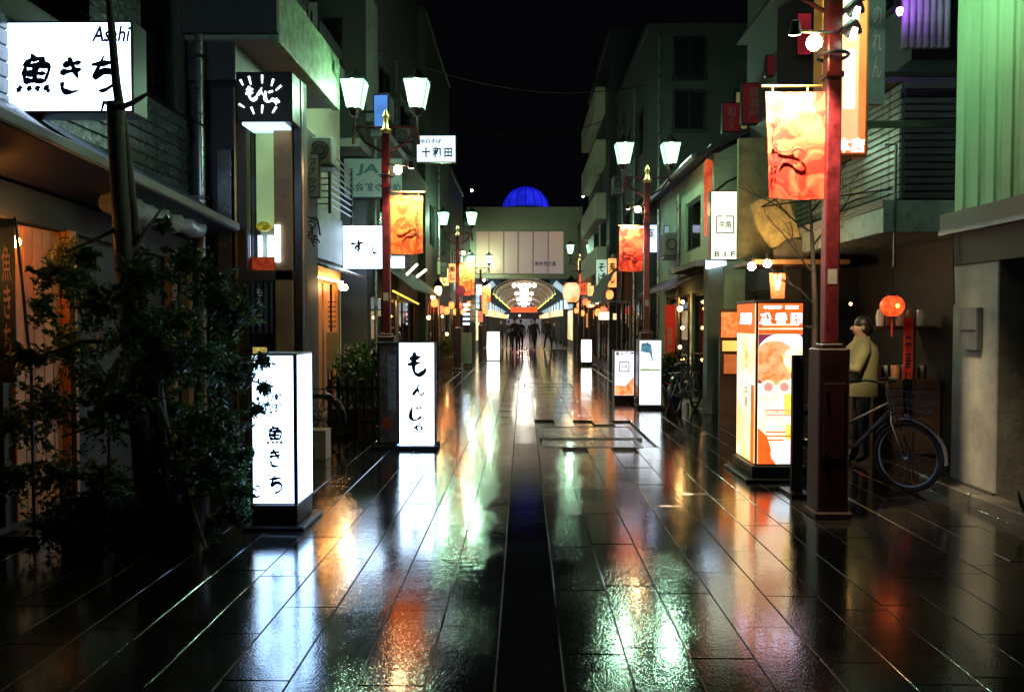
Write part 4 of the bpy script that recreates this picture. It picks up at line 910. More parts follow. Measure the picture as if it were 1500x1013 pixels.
# ------------------------------------------------------------------ STREET LAMPS
POST_H = 4.35
def lamp_post(x, y, side, label, far_=False):
    """side: +1 banner hangs to +x (left row), -1 to -x (right row)"""
    t = thing('street_lamp', label, 'street lamp', (x, y, 0), 'red street lamps along both sides')
    part('base', MB().box(x - .125, y - .125, 0, x + .125, y + .125, 1.38).box(x - .15, y - .15, 0, x + .15, y + .15, .06).box(x - .09, y - .09, 1.38, x + .09, y + .09, 1.42), K['postbase'], t, bevel=.012)
    part('shaft', MB().box(x - .058, y - .058, 1.42, x + .058, y + .058, POST_H), K['postred'], t, bevel=.01)
    part('finial', MB().lathe([(.07, 0), (.09, .05), (.05, .09), (.035, .2), (.055, .26), (.01, .36)], (x, y, POST_H), 12), K['brass'], t)
    part('collar', MB().box(x - .07, y - .07, 3.56, x + .07, y + .07, 3.6), K['postred'], t)
    part('service_door', MB().box(x - .085, y - .131, .5, x + .085, y - .1255, 1.1), K['postbase'], t, bevel=.002)
    for z_ in (.03, .56, 1.04): part('bolt', MB().lathe([(.012, -.012), (.012, 0)], (x - .06, y - .132 - (.02 if z_ < .1 else 0), z_), 8, 'y'), K['steel'], t)
    part('sticker', MB().box(x - .04, y - .0595, 1.9, x + .035, y - .0585, 2.02), K['ltgrey'], t)
    arm = MB().tube([(x - .46, y, POST_H + .1), (x + .46, y, POST_H + .1)], .02, 8)
    for s in (-1, 1):
        arm.tube([(x + s * .075, y, POST_H - .25), (x + s * .3, y, POST_H - .12), (x + s * .46, y, POST_H + .1), (x + s * .46, y, POST_H + .32)], .018, 8)
        arm.tube([(x + s * .46, y, POST_H + .1), (x + s * .48, y, POST_H - .15)], .03, 8)
    part('arm', arm, K['postred'], t)
    for s in (-1, 1):
        c = (x + s * .46, y, POST_H + .34)
        lh = part('lamp_head', MB().lathe([(.05, -.08), (.10, 0), (.12, .03), (.05, .05)], c, 8), K['black'], t)
        part('lamp_cap', MB().lathe([(.215, .42), (.20, .47), (.07, .54), (.02, .62)], c, 4), K['black'], lh)
        mb = MB(); b, tp = .10, .175
        mb.hexa([(c[0] - b, y - b, c[2] + .04), (c[0] + b, y - b, c[2] + .04), (c[0] + b, y + b, c[2] + .04), (c[0] - b, y + b, c[2] + .04),
                 (c[0] - tp, y - tp, c[2] + .42), (c[0] + tp, y - tp, c[2] + .42), (c[0] + tp, y + tp, c[2] + .42), (c[0] - tp, y + tp, c[2] + .42)])
        part('lamp_glass', mb, lamp_glass_mat(), lh)
        part('lamp_bulb', MB().lathe([(.02, .07), (.055, .11), (.065, .2), (.055, .3), (.02, .34)], c, 10), E_lampfar if far_ else E_lamp, lh)
        for sx in (-1, 1):
            for sy in (-1, 1): part('lamp_bar', MB().tube([(c[0] + sx * (b + .004), y + sy * (b + .004), c[2] + .04), (c[0] + sx * (tp + .004), y + sy * (tp + .004), c[2] + .42)], .007, 4), K['black'], lh)
    return t
BW, BH, BZ = .48, .85, 3.45
def banner(x, y, s, label, warm, tilt=0, pmat=None):
    """cloth on two cross bars fixed to the post, on side s"""
    t = thing('post_banner', label, 'banner', (x + s * .35, y, BZ - BH), 'printed banners on the lamp posts')
    xa = x + s * .065; xb = x + s * (.065 + BW)
    mb = MB(); nx, nz = 14, 18
    def pt(i, j, o):
        u = i / nx; v = j / nz
        return (xa + (xb - xa) * u + s * tilt * v * .06, y - .02 + .022 * math.sin(u * 4.2 + v * 2) * (.3 + v) + o, BZ - BH * v - .02 * math.sin(u * math.pi) * v)
    for o in (0, .004):
        base = len(mb.v)
        for j in range(nz + 1):
            for i in range(nx + 1): mb.v.append(pt(i, j, o))
        for j in range(nz):
            for i in range(nx):
                q = (base + j * (nx + 1) + i, base + j * (nx + 1) + i + 1, base + (j + 1) * (nx + 1) + i + 1, base + (j + 1) * (nx + 1) + i); mb.f.append(q if o else q[::-1])
    mb.smooth = True
    part('cloth', mb, pmat, t)
    part('top_bar', MB().tube([(x + s * .08, y, BZ + .05), (x + s * (.09 + BW), y, BZ + .05)], .012, 8).tube([(x + s * .2, y, BZ + .05), (x + s * .2, y, BZ - .01)], .008, 6).tube([(x + s * BW, y, BZ + .05), (x + s * BW, y, BZ - .01)], .008, 6), K['brass'], t)
    # printed strokes: a column of small characters on the outer edge and a swirl
    x_t = x + s * (.065 + BW * (.83 if s > 0 else .85))
    letters('す\nし\nや\n通\nり', (x_t, y - .055, BZ - .45), .055, .5, pbr('dark_red_ink', (.09, .01, .01), .5), t, bold=.02)
    sw = MB(); cx = x + s * .34; cz = BZ - .52
    sw.torus((cx + .05, y - .05, cz), .055, .007, n=20, m=4, a0=-120, a1=150); sw.torus((cx - .02, y - .05, cz - .1), .07, .006, n=20, m=4, a0=20, a1=170); sw.torus((cx - .06, y - .05, cz + .12), .09, .006, n=20, m=4, a0=200, a1=330)
    part('printed_swirl', sw, pbr('dark_red_ink', (.09, .01, .01), .5), t)
    return t
m_b_or = sheer('orange_print_cloth', (.60, .09, .015), 1, 6, (.90, .30, .07))
m_b_rd = sheer('red_print_banner', (.55, .02, .01), 1, 5, (.85, .17, .08))
def clip_bulb(x, y, s, z, label, mat=None, spot=0, r=.062):
    t = thing('banner_bulb', label, 'lamp', (x + s * .1, y - .1, z - .1), 'bulbs lighting the post banners')
    part('bulb', MB().ball((x + s * .2, y - .14, z), r, 12), mat or E_bulb, t)
    part('neck', MB().tube([(x + s * .08, y - .08, z - .06), (x + s * .2, y - .12, z + r + .02), (x + s * .2, y - .14, z + r)], .012, 6), K['black'], t)
    part('clamp', MB().torus((x, y, z - .06), .12, .015, axis='z', n=16, m=6), K['black'], t)
    # projector lamp aimed at the cloth
    p = Vector((x + s * .42, y - .34, z + .02)); q = Vector((x + s * .34, y, z - .55))
    part('projector_arm', MB().tube([(x, y - .08, z + .1), p], .012, 6), K['black'], t)
    d = (q - p).normalized()
    part('projector', MB().tube([p - d * .08, p + d * .02], [.03, .05], 10), K['black'], t)
    part('projector_lens', MB().tube([p + d * .021, p + d * .026], .045, 10), emis('projector_lens', (1, .8, .55), 20), t)
    if spot:
        ld = bpy.data.lights.new('projector_light', 'SPOT'); ld.energy = spot; ld.color = (1, .72, .42); ld.spot_size = R(75); ld.spot_blend = .8; ld.shadow_soft_size = .03
        lo = bpy.data.objects.new('projector_light', ld); COL.objects.link(lo); lo.parent = t; lo.location = p + d * .04 - origin(t)
        lo.rotation_euler = d.to_track_quat('-Z', 'Y').to_euler()
    return t
lamp_post(2.50, 6.55, -1, 'nearest lamp post on the right, thick red shaft cut off at the top')
lamp_post(-2.03, 11.8, 1, 'first red lamp post on the left with two bright lanterns')
lamp_post(2.46, 16.0, -1, 'second red lamp post on the right behind the white street signs')
lamp_post(-2.15, 26.0, 1, 'second red lamp post on the left with a round purple sign')
lamp_post(2.62, 37.0, -1, 'far right lamp post just before the arcade', True)
lamp_post(-2.32, 43.0, 1, 'far left lamp post just before the arcade', True)
banner(2.50, 6.55, -1, 'large red printed banner on the nearest right lamp post', 1, -.6, m_b_rd)
banner(-2.03, 11.8, 1, 'bright orange printed banner on the first left lamp post', 1, 0, m_b_or)
banner(2.46, 16.0, -1, 'red printed banner on the second right lamp post', 1, .3, m_b_rd)
banner(-2.15, 26.0, 1, 'small orange banner on the second left lamp post', 1, 0, m_b_or)
banner(-2.32, 43.0, 1, 'tiny orange banner on the farthest left lamp post', 1, 0, m_b_or)
clip_bulb(2.50, 6.55, -1, 3.80, 'bulb and projector over the nearest right banner', spot=1500)
clip_bulb(-2.03, 11.8, 1, 3.80, 'bulb and projector over the orange banner on the left', spot=620)
clip_bulb(2.46, 16.0, -1, 3.80, 'bulb and projector over the second right banner', spot=420)
clip_bulb(-2.15, 26.0, 1, 3.80, 'bulb and projector over the small orange banner', spot=1000)
clip_bulb(-2.32, 43.0, 1, 3.80, 'bulb and projector over the farthest left banner', spot=900)
# black spotlights on nearest post
for i, (px, py) in enumerate(((1247, 14), (1243, 44))):
    t = thing('clamp_spotlight', ['upper', 'lower'][i] + ' black spotlight clamped to the nearest right lamp post', 'spotlight', at(px, py, 6.5), 'spotlights clamped on the near post')
    c = at(px, py, 6.45)
    part('hood', MB().tube([c + Vector((-.03, 0, -.02)), c + Vector((.06, -.02, .03))], [.05, .075], 12), K['black'], t)
    part('lens', MB().tube([c + Vector((.0, -.06, -.05)), c + Vector((.03, -.075, -.06))], [.05, .045], 12), emis('clamp_lens', (.9, 1, .8), 8), t)
    part('clamp', MB().tube([c + Vector((-.03, 0, 0)), (2.52, 6.55, c.z - .04)], .015, 6), K['black'], t)
t = thing('round_road_sign', 'round dark purple no entry style sign on the second left lamp post', 'sign', (-2.1, 25.9, 2.5))
c = at(674, 425, 25.85); part('disc', MB().lathe([(.15, -.01), (.15, .01)], c, 24, 'y'), K['purple'], t); part('rim', MB().torus(c, .15, .012), K['postred'], t)

# ------------------------------------------------------------------ BIG RED/WHITE LIT SIGN near right
t = thing('tall_noodle_sign', 'tall red framed white lit sign hanging behind the nearest right lamp post', 'sign', (3.05, 7.7, 3.1))
x0, x1 = at(1203, 228, 7.7).x, at(1271, 228, 7.7).x; z0 = at(1240, 229, 7.7).z; z1 = 5.6
part('housing', MB().box(x0, 7.7, z0, x1, 7.95, z1), pbr('orange_frame', (.55, .16, .03), .35), t, bevel=.015)
part('face_panel', MB().box(x0 + .03, 7.692, z0 + .03, x1 - .03, 7.699, z1 - .03), emis('red_sign_edge', (1, .22, .07), .9, col2=(1, .10, .03), scale=2), t)
part('inner_panel', MB().box(x0 + .07, 7.686, z0 + .14, x1 - .10, 7.691, z1 - .06), emis('cream_sign_light', (1, .50, .30), .9, col2=(1, .36, .18), scale=1.5), t)
part('tube_lamp', MB().box(x0 + .2, 7.680, z0 + .45, x1 - .14, 7.685, z0 + 1.0).box(x0 + .2, 7.680, z0 + 1.25, x1 - .15, 7.685, z0 + 1.75), emis('sign_hot', (1, .9, .75), 3), t)
letters('本店', (at(1246, 213, 7.68).x, 7.676, at(1246, 213, 7.68).z), .26, .14, emis('white_char', (1, .9, 1), 2.5), t, bold=.03)
part('bracket', MB().box(x1, 7.8, z0 + .3, 4.3, 7.84, z0 + .36).box(x1, 7.8, z0 + 1.6, 4.6, 7.84, z0 + 1.66), K['black'], t)
part('stay', MB().tube([(x1 - .1, 7.82, z0 - .005), (x0 - .3, 8.6, z0 - .35), (4.1, 9.0, z0 - .1)], .008, 5), K['black'], t)
t = thing('outline_sign', 'unlit grey vertical sign with thin outlined characters right of the tall lit one', 'sign', at(1288, 150, 8.6))
x0, x1 = at(1272, 100, 8.6).x, at(1296, 100, 8.6).x
part('board', MB().box(x0, 8.6, at(1280, 152, 8.6).z, x1, 8.7, 5.8), pbr('slate_board', (.13, .14, .16), .5), t)
letters('の\nれ\nん', ((x0 + x1) / 2, 8.595, at(1280, 62, 8.6).z), .1, .75, pbr('pale_pink_line', (.5, .36, .38), .5), t, bold=-.004)
part('bracket', MB().box(x1, 8.62, 4.2, 4.6, 8.66, 4.25), K['black'], t)

# ------------------------------------------------------------------ STREET-STANDING LIT SIGNS
# fish sign (near left)
sx0, sx1 = at(371, 650, 6.06).x, at(433, 650, 6.06).x; sy0, sy1 = 6.06, 6.50
zb, zt_ = at(400, 738, 6.06).z, at(400, 520, 6.06).z
t = thing('standing_fish_sign', 'tall white lit standing sign with brushed characters beside the near tree', 'standing sign', ((sx0 + sx1) / 2, 6.3, 0))
part('base', MB().box(sx0 - .02, sy0 - .01, .03, sx1 + .01, sy1, zb), K['blackboard'], t, bevel=.01)
part('foot', MB().box(sx0 - .06, sy0 - .08, 0, sx1 + .08, sy1 + .05, .035), K['black'], t, bevel=.008)
part('housing', MB().box(sx0, sy0, zb, sx1, sy1, zt_), K['steel'], t)
E_near = emis('near_sign_light', (.36, .60, 1.0), 8, var=.12, scale=3)
part('face_panel', MB().box(sx0 + .032, sy0 - .012, zb + .01, sx1 - .012, sy0 - .001, zt_ - .005), E_near, t)
part('edge_panel', MB().box(sx0, sy0 - .012, zb + .01, sx0 + .026, sy0 - .001, zt_ - .005), E_cool, t)
part('side_panel', MB().box(sx1 + .001, sy0 + .012, zb + .005, sx1 + .012, sy1 - .005, zt_ - .005), E_near, t)
part('corner_trim', MB().box(sx1 - .011, sy0 - .016, zb, sx1 + .014, sy0 + .011, zt_), K['black'], t)
part('cap', MB().box(sx0 - .003, sy0 - .014, zt_, sx1 + .014, sy1, zt_ + .012), K['steel'], t)
brush([('魚', at(403, 637, sy0 - .012), .13, .14), ('き', at(403, 668 + 2, sy0 - .012), .13, .13), ('ち', at(404, 708, sy0 - .012), .13, .14)], pbr('sign_blue_ink', (.01, .015, .09), .4), t, wd=.155)
letters('海鮮\n料理', at(402, 590, sy0 - .012), .12, .16, pbr('sign_blue_ink', (.01, .015, .09), .4), t, bold=.04)
part('small_print_frame', MB().box(at(389, 556, sy0 - .012).x, sy0 - .0135, at(389, 556, sy0).z, at(412, 556, sy0).x, sy0 - .0125, at(389, 533, sy0).z), E_cool, t)
for i, z in enumerate((.98, .82, .62, .45)): letters(['魚', '料', '理', '店'][i], (sx1 + .012, sy0 + .30, z), .045, .05, pbr('pale_blue_ink', (.25, .3, .5), .4), t, face='+x')
# monja standing sign
Ym = 9.93; a = at(585, 651, Ym); b = at(636, 502, Ym); c_ = at(553, 651, Ym)
t = thing('standing_monja_sign', 'white lit standing sign with brushed characters and a dark picture board on its left', 'standing sign', ((c_.x + b.x) / 2, Ym, 0))
part('housing', MB().box(a.x - .01, Ym, a.z - .02, b.x + .01, Ym + .2, b.z + .01), K['black'], t, bevel=.006)
part('face_panel', MB().box(a.x + .005, Ym - .008, a.z, b.x - .005, Ym - .001, b.z - .005), E_white, t)
part('picture_board', MB().box(c_.x, Ym + .01, a.z - .02, a.x - .015, Ym + .16, b.z + .01), K['blackboard'], t, bevel=.005)
part('picture', MB().box(c_.x + .03, Ym, a.z + .03, a.x - .03, Ym + .009, b.z - .05), pbr('food_photo_print', (.16, .11, .12), .25, var=.8, scale=9), t)
part('dish_photo', MB().lathe([(.075, -.002), (.075, .0)], ((a.x + c_.x) / 2 - .015, Ym - .002, at(565, 620, Ym).z), 20, 'y'), pbr('red_food', (.4, .05, .03), .4, var=.6, scale=20), t)
part('pale_blue_block', MB().box(c_.x + .13, Ym - .003, at(570, 600, Ym).z, a.x - .04, Ym - .001, at(570, 520, Ym).z), pbr('pale_mottled_block', (.35, .38, .5), .2, var=.7, scale=30), t, label='pale blue mottled block')  # pale blue mottled block laid on the picture board
part('foot', MB().box(c_.x - .02, Ym - .12, 0, b.x + .04, Ym - .07, .05).box(c_.x - .02, Ym + .26, 0, b.x + .04, Ym + .31, .05).box(c_.x + .05, Ym - .07, .0, c_.x + .1, Ym + .26, .05).box(b.x - .06, Ym - .07, 0, b.x - .01, Ym + .26, .05), K['black'], t, bevel=.005)
part('caster', MB().lathe([(.03, -.015), (.03, .015)], (b.x + .05, Ym - .1, .03), 10, 'x'), K['rubber'], t)
brush([('も', at(609, 533, Ym - .008), .27, .30), ('ん', at(613, 570, Ym - .008), .17, .16), ('じ', at(608, 605, Ym - .008), .20, .18), ('ゃ', at(612, 627, Ym - .008), .13, .13)], K['ink'], t, wd=.19)
part('brush_dot', MB().box(at(612, 640, Ym).x - .006, Ym - .011, at(612, 642, Ym).z, at(612, 640, Ym).x + .006, Ym - .009, at(612, 633, Ym).z), K['ink'], t)
part('under_lamp', MB().box(c_.x + .25, Ym + .0, .035, c_.x + .42, Ym + .03, .06), emis('blue_led', (.2, .35, 1), 3), t)
# noodle box (near right)
Yn = 8.0; a = at(1106, 681, Yn); b = at(1168, 681, Yn); zt_ = at(1140, 442, Yn).z; zb = a.z; x0, x1 = a.x, at(1168, 600, Yn).x + .06; y1 = Yn + .7
t = thing('standing_noodle_sign', 'large orange and white lit box sign with a ramen bowl picture beside the near post', 'standing sign', ((x0 + x1) / 2, Yn + .3, 0))
part('base', MB().box(x0 - .05, Yn - .05, .03, x1 + .03, y1, zb), K['black'], t, bevel=.01)
part('foot', MB().box(x0 - .12, Yn - .12, 0, x1 + .05, y1 + .06, .035), K['black'], t, bevel=.008)
part('housing', MB().box(x0, Yn, zb, x1, y1, zt_), K['black'], t)
part('cap', MB().box(x0 - .02, Yn - .02, zt_, x1 + .02, y1 + .01, zt_ + .02), K['steel'], t)
def pf(px, py): p = at(px, py, Yn); return p.x, p.z
W = dict(w=emis('noodle_white', (1, .72, .44), 2.4, var=.3, scale=11), o=emis('noodle_orange', (1, .11, .015), 1.7, var=.25, scale=6), y=emis('noodle_yellow', (1, .70, .10), 1.7, var=.2, scale=12),
         s=emis('noodle_soup', (1, .26, .06), 1.1, col2=(1, .55, .25), scale=14), p=emis('noodle_pink', (.9, .32, .30), 1.2), m=emis('noodle_maroon', (.35, .05, .10), .8), b=emis('noodle_bowl', (.75, .85, .95), 2.0, var=.2, scale=12))
part('face_panel', MB().box(x0 + .02, Yn - .006, zb + .015, x1 - .02, Yn - .001, zt_ - .015), W['w'], t)
zh = pf(1130, 489)[1]
part('header_panel', MB().box(x0 + .02, Yn - .009, zh, x1 - .02, Yn - .0065, zt_ - .015), W['o'], t)
part('header_line', MB().box(x0 + .02, Yn - .011, zh + .045, x1 - .02, Yn - .0095, zh + .06), W['w'], t)
letters('盛 香 園', ((x0 + x1) / 2 + .0, Yn - .0095, pf(1130, 466)[1]), .42, .115, E_white, t, bold=.03)
letters('中国料理', (x0 + .16, Yn - .0095, pf(1130, 450)[1]), .18, .035, E_white, t, bold=.02); letters('浅草店', (x1 - .13, Yn - .0095, pf(1130, 450)[1]), .13, .035, E_white, t, bold=.02)
part('small_print', MB().box(x0 + .06, Yn - .011, zh + .085, x1 - .06, Yn - .0095, zh + .10), W['w'], t)
zc = pf(1130, 530)[1]; xc_ = x0 + .27; Yf = Yn - .008
part('panel_dark', MB().box(x0 + .02, Yf - .001, pf(1, 560)[1], x1 - .02, Yf, zh - .002), W['m'], t)
def clipdisc(cx, cz, r, mat, name, dy, sx=1.0):
    pts = []
    for i in range(40):
        t_ = 2 * math.pi * i / 40; px_ = max(x0 + .021, min(x1 - .021, cx + r * sx * math.cos(t_))); pz_ = max(zb + .016, min(zh - .001, cz + r * math.sin(t_)))
        pts.append(Vector((px_, Yf - dy, pz_)))
    part(name, MB().poly(pts, (0, -1, 0), .0004), mat, t)
clipdisc(xc_ + .02, zc, .30, W['b'], 'bowl_print', .002, 1.05); clipdisc(xc_ - .09, zc - .01, .225, W['s'], 'soup_print', .004)
clipdisc(xc_ + .13, zc + .03, .13, W['w'], 'egg_print', .006); clipdisc(xc_ + .13, zc - .06, .06, W['b'], 'rim_print', .0075)
for i, (dx, m_) in enumerate(((.12, 'p'), (.28, 'p'), (.44, 'm'))):
    clipdisc(x0 + dx, pf(1, 565)[1], .07, W['w'], 'plate_print', .009); clipdisc(x0 + dx, pf(1, 565)[1], .045, W[m_], 'dish_print', .0105)
part('yellow_print', MB().box(x0 + .28, Yf - .003, pf(1, 605)[1], x1 - .03, Yf - .001, pf(1, 575)[1]).box(x0 + .3, Yf - .003, pf(1, 640)[1], x1 - .03, Yf - .001, pf(1, 620)[1]), W['y'], t)
P = [Vector((x0 + .021, Yf - .002, zb + .016)), Vector((x0 + .2, Yf - .002, zb + .016)), Vector((x0 + .11, Yf - .002, zb + .30)), Vector((x0 + .021, Yf - .002, zb + .38))]
part('orange_print', MB().poly(P, (0, -1, 0), .001), W['o'], t)
clipdisc(x0 + .32, zb + .12, .13, W['b'], 'bowl_print', .004, 1.3)
for i, (z, w1) in enumerate(((.33, .2), (.29, .26), (.25, .18), (.55, .22), (.5, .3))): part('price_line', MB().box(x0 + .1, Yf - .0072, zb + z, x0 + .1 + w1, Yf - .0060, zb + z + .014), W['o'] if i < 3 else W['p'], t)
letters('ラーメン', (x1 - .14, Yf - .012, pf(1, 522)[1]), .16, .05, W['y'], t, bold=.03); letters('餃子', (x1 - .11, Yf - .012, pf(1, 540)[1]), .1, .06, W['y'], t, bold=.03)
letters('担々麺 七八〇円', (x0 + .26, Yf - .004, pf(1, 600)[1]), .36, .04, W['o'], t)
part('side_panel', MB().box(x0 - .006, Yn + .025, zb + .015, x0 - .001, y1 - .02, zt_ - .015), emis('side_white', (1, .74, .46), 2.4, col2=(1, .5, .15), scale=2.2), t)
part('side_header', MB().box(x0 - .010, Yn + .025, zh, x0 - .0065, y1 - .02, zt_ - .015), W['o'], t)
letters('盛香園', (x0 - .0105, Yn + .35, pf(1130, 466)[1]), .42, .12, E_white, t, face='-x', bold=.03)
part('side_stripe', MB().box(x0 - .010, Yn + .03, zb + .016, x0 - .0065, Yn + .14, zb + .8), W['o'], t)
letters('冷\nや\nし\n中\n華', (x0 - .0065, Yn + .32, 1.0), .11, .6, pbr('sign_blue_ink', (.01, .015, .09), .4), t, face='-x')
bd = thing('black_leaning_board', 'tall narrow black board standing between the noodle sign and the near post', 'board', at(1172, 690, 7.3))
p = at(1160, 690, 7.35); q = at(1176, 520, 7.35)
part('panel', MB().box(p.x, 7.35, 0.02, q.x, 7.4, q.z), K['blackboard'], bd); part('trim', MB().box(q.x, 7.345, 0.02, q.x + .012, 7.4, q.z - .1), K['steel'], bd)
part('foot', MB().box(p.x - .05, 7.2, 0, q.x + .05, 7.55, .03), K['black'], bd)
# two white signs by second right lamp
t, a, b = pxsign('standing_meat_sign', 'shorter of the two white lit standing signs in front of the second right post', 'standing sign', 899, 580, 930, 513, 15.6, .3, emis('sign_white_light_c', (.85, .88, 1), 1.8, var=.1), two=False)
part('base', MB().box(a.x + .01, 15.6, 0, b.x - .01, 15.9, a.z), K['postbase'], t)
s_ = .10; zc = at(914, 537, 15.6).z; cx = (a.x + b.x) / 2; sq = MB(); th = .02; yy = 15.594
sq.box(cx - s_, yy - .001, zc - s_, cx + s_, yy, zc - s_ + th).box(cx - s_, yy - .001, zc + s_ - th, cx + s_, yy, zc + s_).box(cx - s_, yy - .001, zc - s_ + th, cx - s_ + th, yy, zc + s_ - th).box(cx + s_ - th, yy - .001, zc - s_ + th, cx + s_, yy, zc + s_ - th)
part('square_mark', sq, K['ink'], t); letters('牛角', (cx, yy - .002, zc), .12, .07, K['ink'], t); letters('炭火焼肉', (cx, yy - .002, b.z - .065), .36, .085, pbr('wine_ink', (.2, .02, .05), .4), t, bold=.03)
part('food_print', MB().poly([Vector((a.x + .025, yy, a.z + .025)), Vector((b.x - .025, yy, a.z + .025)), Vector((b.x - .025, yy, a.z + .38)), Vector((cx + .02, yy, a.z + .2)), Vector((a.x + .025, yy, a.z + .22))], (0, -1, 0), .002), emis('meat_print', (1, .42, .16), 1.3, col2=(.8, .12, .03), scale=11), t)
t, a, b = pxsign('standing_map_sign', 'taller of the two white lit standing signs in front of the second right post', 'standing sign', 935, 594, 970, 497, 14.5, .35, emis('sign_white_light_b', (.82, .90, 1), 2.0, var=.1), two=False, frame_mat=K['steel'])
part('base', MB().box(a.x - .03, 14.45, 0, b.x + .03, 14.9, a.z - .001), K['black'], t)
cx = (a.x + b.x) / 2; yy = 14.494
part('blue_figure_print', MB().poly([Vector((a.x + .04, yy, b.z - .22)), Vector((a.x + .2, yy, b.z - .25)), Vector((a.x + .27, yy, b.z - .45)), Vector((a.x + .23, yy, b.z - .1)), Vector((a.x + .16, yy, b.z - .05)), Vector((a.x + .05, yy, b.z - .07))][::-1], (0, -1, 0), .002), emis('blue_print', (.12, .32, .5), .8, var=.5, scale=15), t)
part('green_band_print', MB().box(a.x + .03, yy - .002, a.z + .64, b.x - .03, yy, a.z + .67).box(a.x + .05, yy - .002, a.z + .675, a.x + .2, yy, a.z + .69), emis('green_print', (.25, .4, .05), .7), t)
for i in range(5): part('print_line', MB().box(a.x + .1 + .02 * i, yy - .002, a.z + .12 + i * .09, b.x - .06 - .03 * (i % 2), yy, a.z + .125 + i * .09), K['grey'], t)
# lantern signs on the ground farther on
for (x0p, y0p, x1p, y1p, Y, lab) in ((714, 525, 731, 488, 32, 'far white lit box sign on the left of the wet centre strip'), (852, 527, 866, 500, 28.7, 'far white lit rounded sign on the right side by the dark parasol')):
    p = at(x0p, y1p, Y); q = at(x1p, y0p, Y); t = thing('standing_box_sign', lab, 'standing sign', ((p.x + q.x) / 2, Y, 0), 'far white standing signs')
    w_ = q.x - p.x; cx = (p.x + q.x) / 2
    part('light_box', MB().lathe([(w_ * .42, p.z), (w_ * .52, p.z + .06), (w_ * .55, (p.z + q.z) / 2), (w_ * .52, q.z - .06), (w_ * .42, q.z)], (cx, Y, 0), 16), emis('box_sign_light', (1, .97, .85), 3.4), t)
    part('base', MB().lathe([(w_ * .5, 0), (w_ * .45, p.z - .002)], (cx, Y, 0), 12), K['black'], t)
# green-grey A-board left, menu stands
for (x0p, y0p, x1p, y1p, Y, m_, lab) in ((675, 532, 691, 487, 27.5, pbr('mint_board', (.35, .55, .45), .5), 'pale mint upright board beside the second left lamp post'),
                               (478, 542, 495, 486, 12.9, pbr('menu_paper', (.6, .5, .28), .6, var=.4, scale=30), 'tilted paper menu board before the orange lit entrance')):
    p = at(x0p, y1p, Y); q = at(x1p, y0p, Y); t = thing('menu_board', lab, 'menu board', ((p.x + q.x) / 2, Y, 0))
    part('board', MB().box(p.x, Y, p.z, q.x, Y + .04, q.z), m_, t); part('legs', MB().tube([(p.x + .02, Y + .02, 0), (p.x + .02, Y + .02, p.z)], .015, 6), K['black'], t); part('legs', MB().tube([(q.x - .02, Y + .02, 0), (q.x - .02, Y + .02, p.z)], .015, 6), K['black'], t)
    if Y < 15:
        for i in range(6): part('text_line', MB().box(p.x + .03, Y - .002, p.z + .08 + i * .08, q.x - .03, Y - .0005, p.z + .1 + i * .08), K['ink'], t)

# ------------------------------------------------------------------ WALL / PROJECTING LIT SIGNS
a = at(8, 166, 6.0); b = at(194, 30, 6.0)
t = sign('restaurant_sign', 'large white lit restaurant sign with brushed characters at upper left', 'sign', a.x, a.z, b.x, b.z, 6.0, .22, E_white, e=.018)
brush([('魚', at(52, 108, 5.994), .27, .28), ('き', at(104, 110, 5.994), .24, .26), ('ち', at(152, 108, 5.994), .26, .26)], pbr('sign_navy_ink', (.008, .012, .05), .4), t, wd=.155, tilt=.12)
letters('Asahi', at(163, 50, 5.994), .28, .12, pbr('asahi_blue', (.01, .03, .45), .4), t, bold=.03, slant=.18)
for z_ in (b.z - .15, a.z + .1): part('bracket', MB().box(-4.0, 6.08, z_, a.x, 6.14, z_ + .05), K['black'], t)
t, a, b = pxsign('monja_sign', 'black square sign with white glowing characters and rays under the balcony', 'sign', 346, 178, 428, 105, 9.0, .5, K['blackboard'], two=False)
E_ch = emis('white_neon', (.85, .88, 1), 3.2)
brush([('も', at(367, 137, 8.99), .15, .16), ('ん', at(383, 134, 8.99), .11, .09), ('じ', at(393, 141, 8.99), .13, .13), ('ゃ', at(404, 149, 8.99), .085, .08)], E_ch, t, wd=.22, tilt=-.1)
ray = MB()
for i, (x, y, dx, dy) in enumerate(((354, 121, 2, -4), (366, 118, 1.5, -6), (384, 116, 0, -6), (399, 121, -1.5, -5), (408, 129, -4, -3.5), (354, 155, 4, -2.5), (370, 162, 2, -5), (384, 160, -.5, -6), (402, 161, -3, -4.5))):
    up = 1 if y < 140 else 1
    p = at(x, y, 8.99); s = 1 / 129.; v = Vector((dx * -s, 0, -dy * s)); v2 = Vector((-v.z, 0, v.x)).normalized() * .012
    q0 = p - v; q1 = p + v; ray.poly([q0 - v2 * .6, q1 - v2, q1 + v2, q0 + v2 * .6][::-1], (0, -1, 0), .003)
part('ray_marks', ray, E_ch, t, kind=None)
part('under_light', MB().box(a.x + .06, 9.02, a.z - .035, b.x - .1, 9.42, a.z - .004), emis('cyan_tube', (.55, .82, .95), 1.6), t)
part('bracket', MB().box(a.x - .35, 9.2, b.z - .1, a.x, 9.25, b.z - .05), K['black'], t)
t, a, b = pxsign('blue_white_sign', 'bluish white lit sign behind the second right lamp post banner', 'sign', 908, 370, 963, 329, 19.6, .15, emis('blue_white', (.62, .68, 1.0), 2.0, var=.2, scale=3), e=.012)
bracket(t, b.x - .02, 3.2, 19.66, b.z - .1)
letters('薬', at(952, 342, 19.59), .25, .25, pbr('lilac_ink', (.3, .25, .6), .4), t)
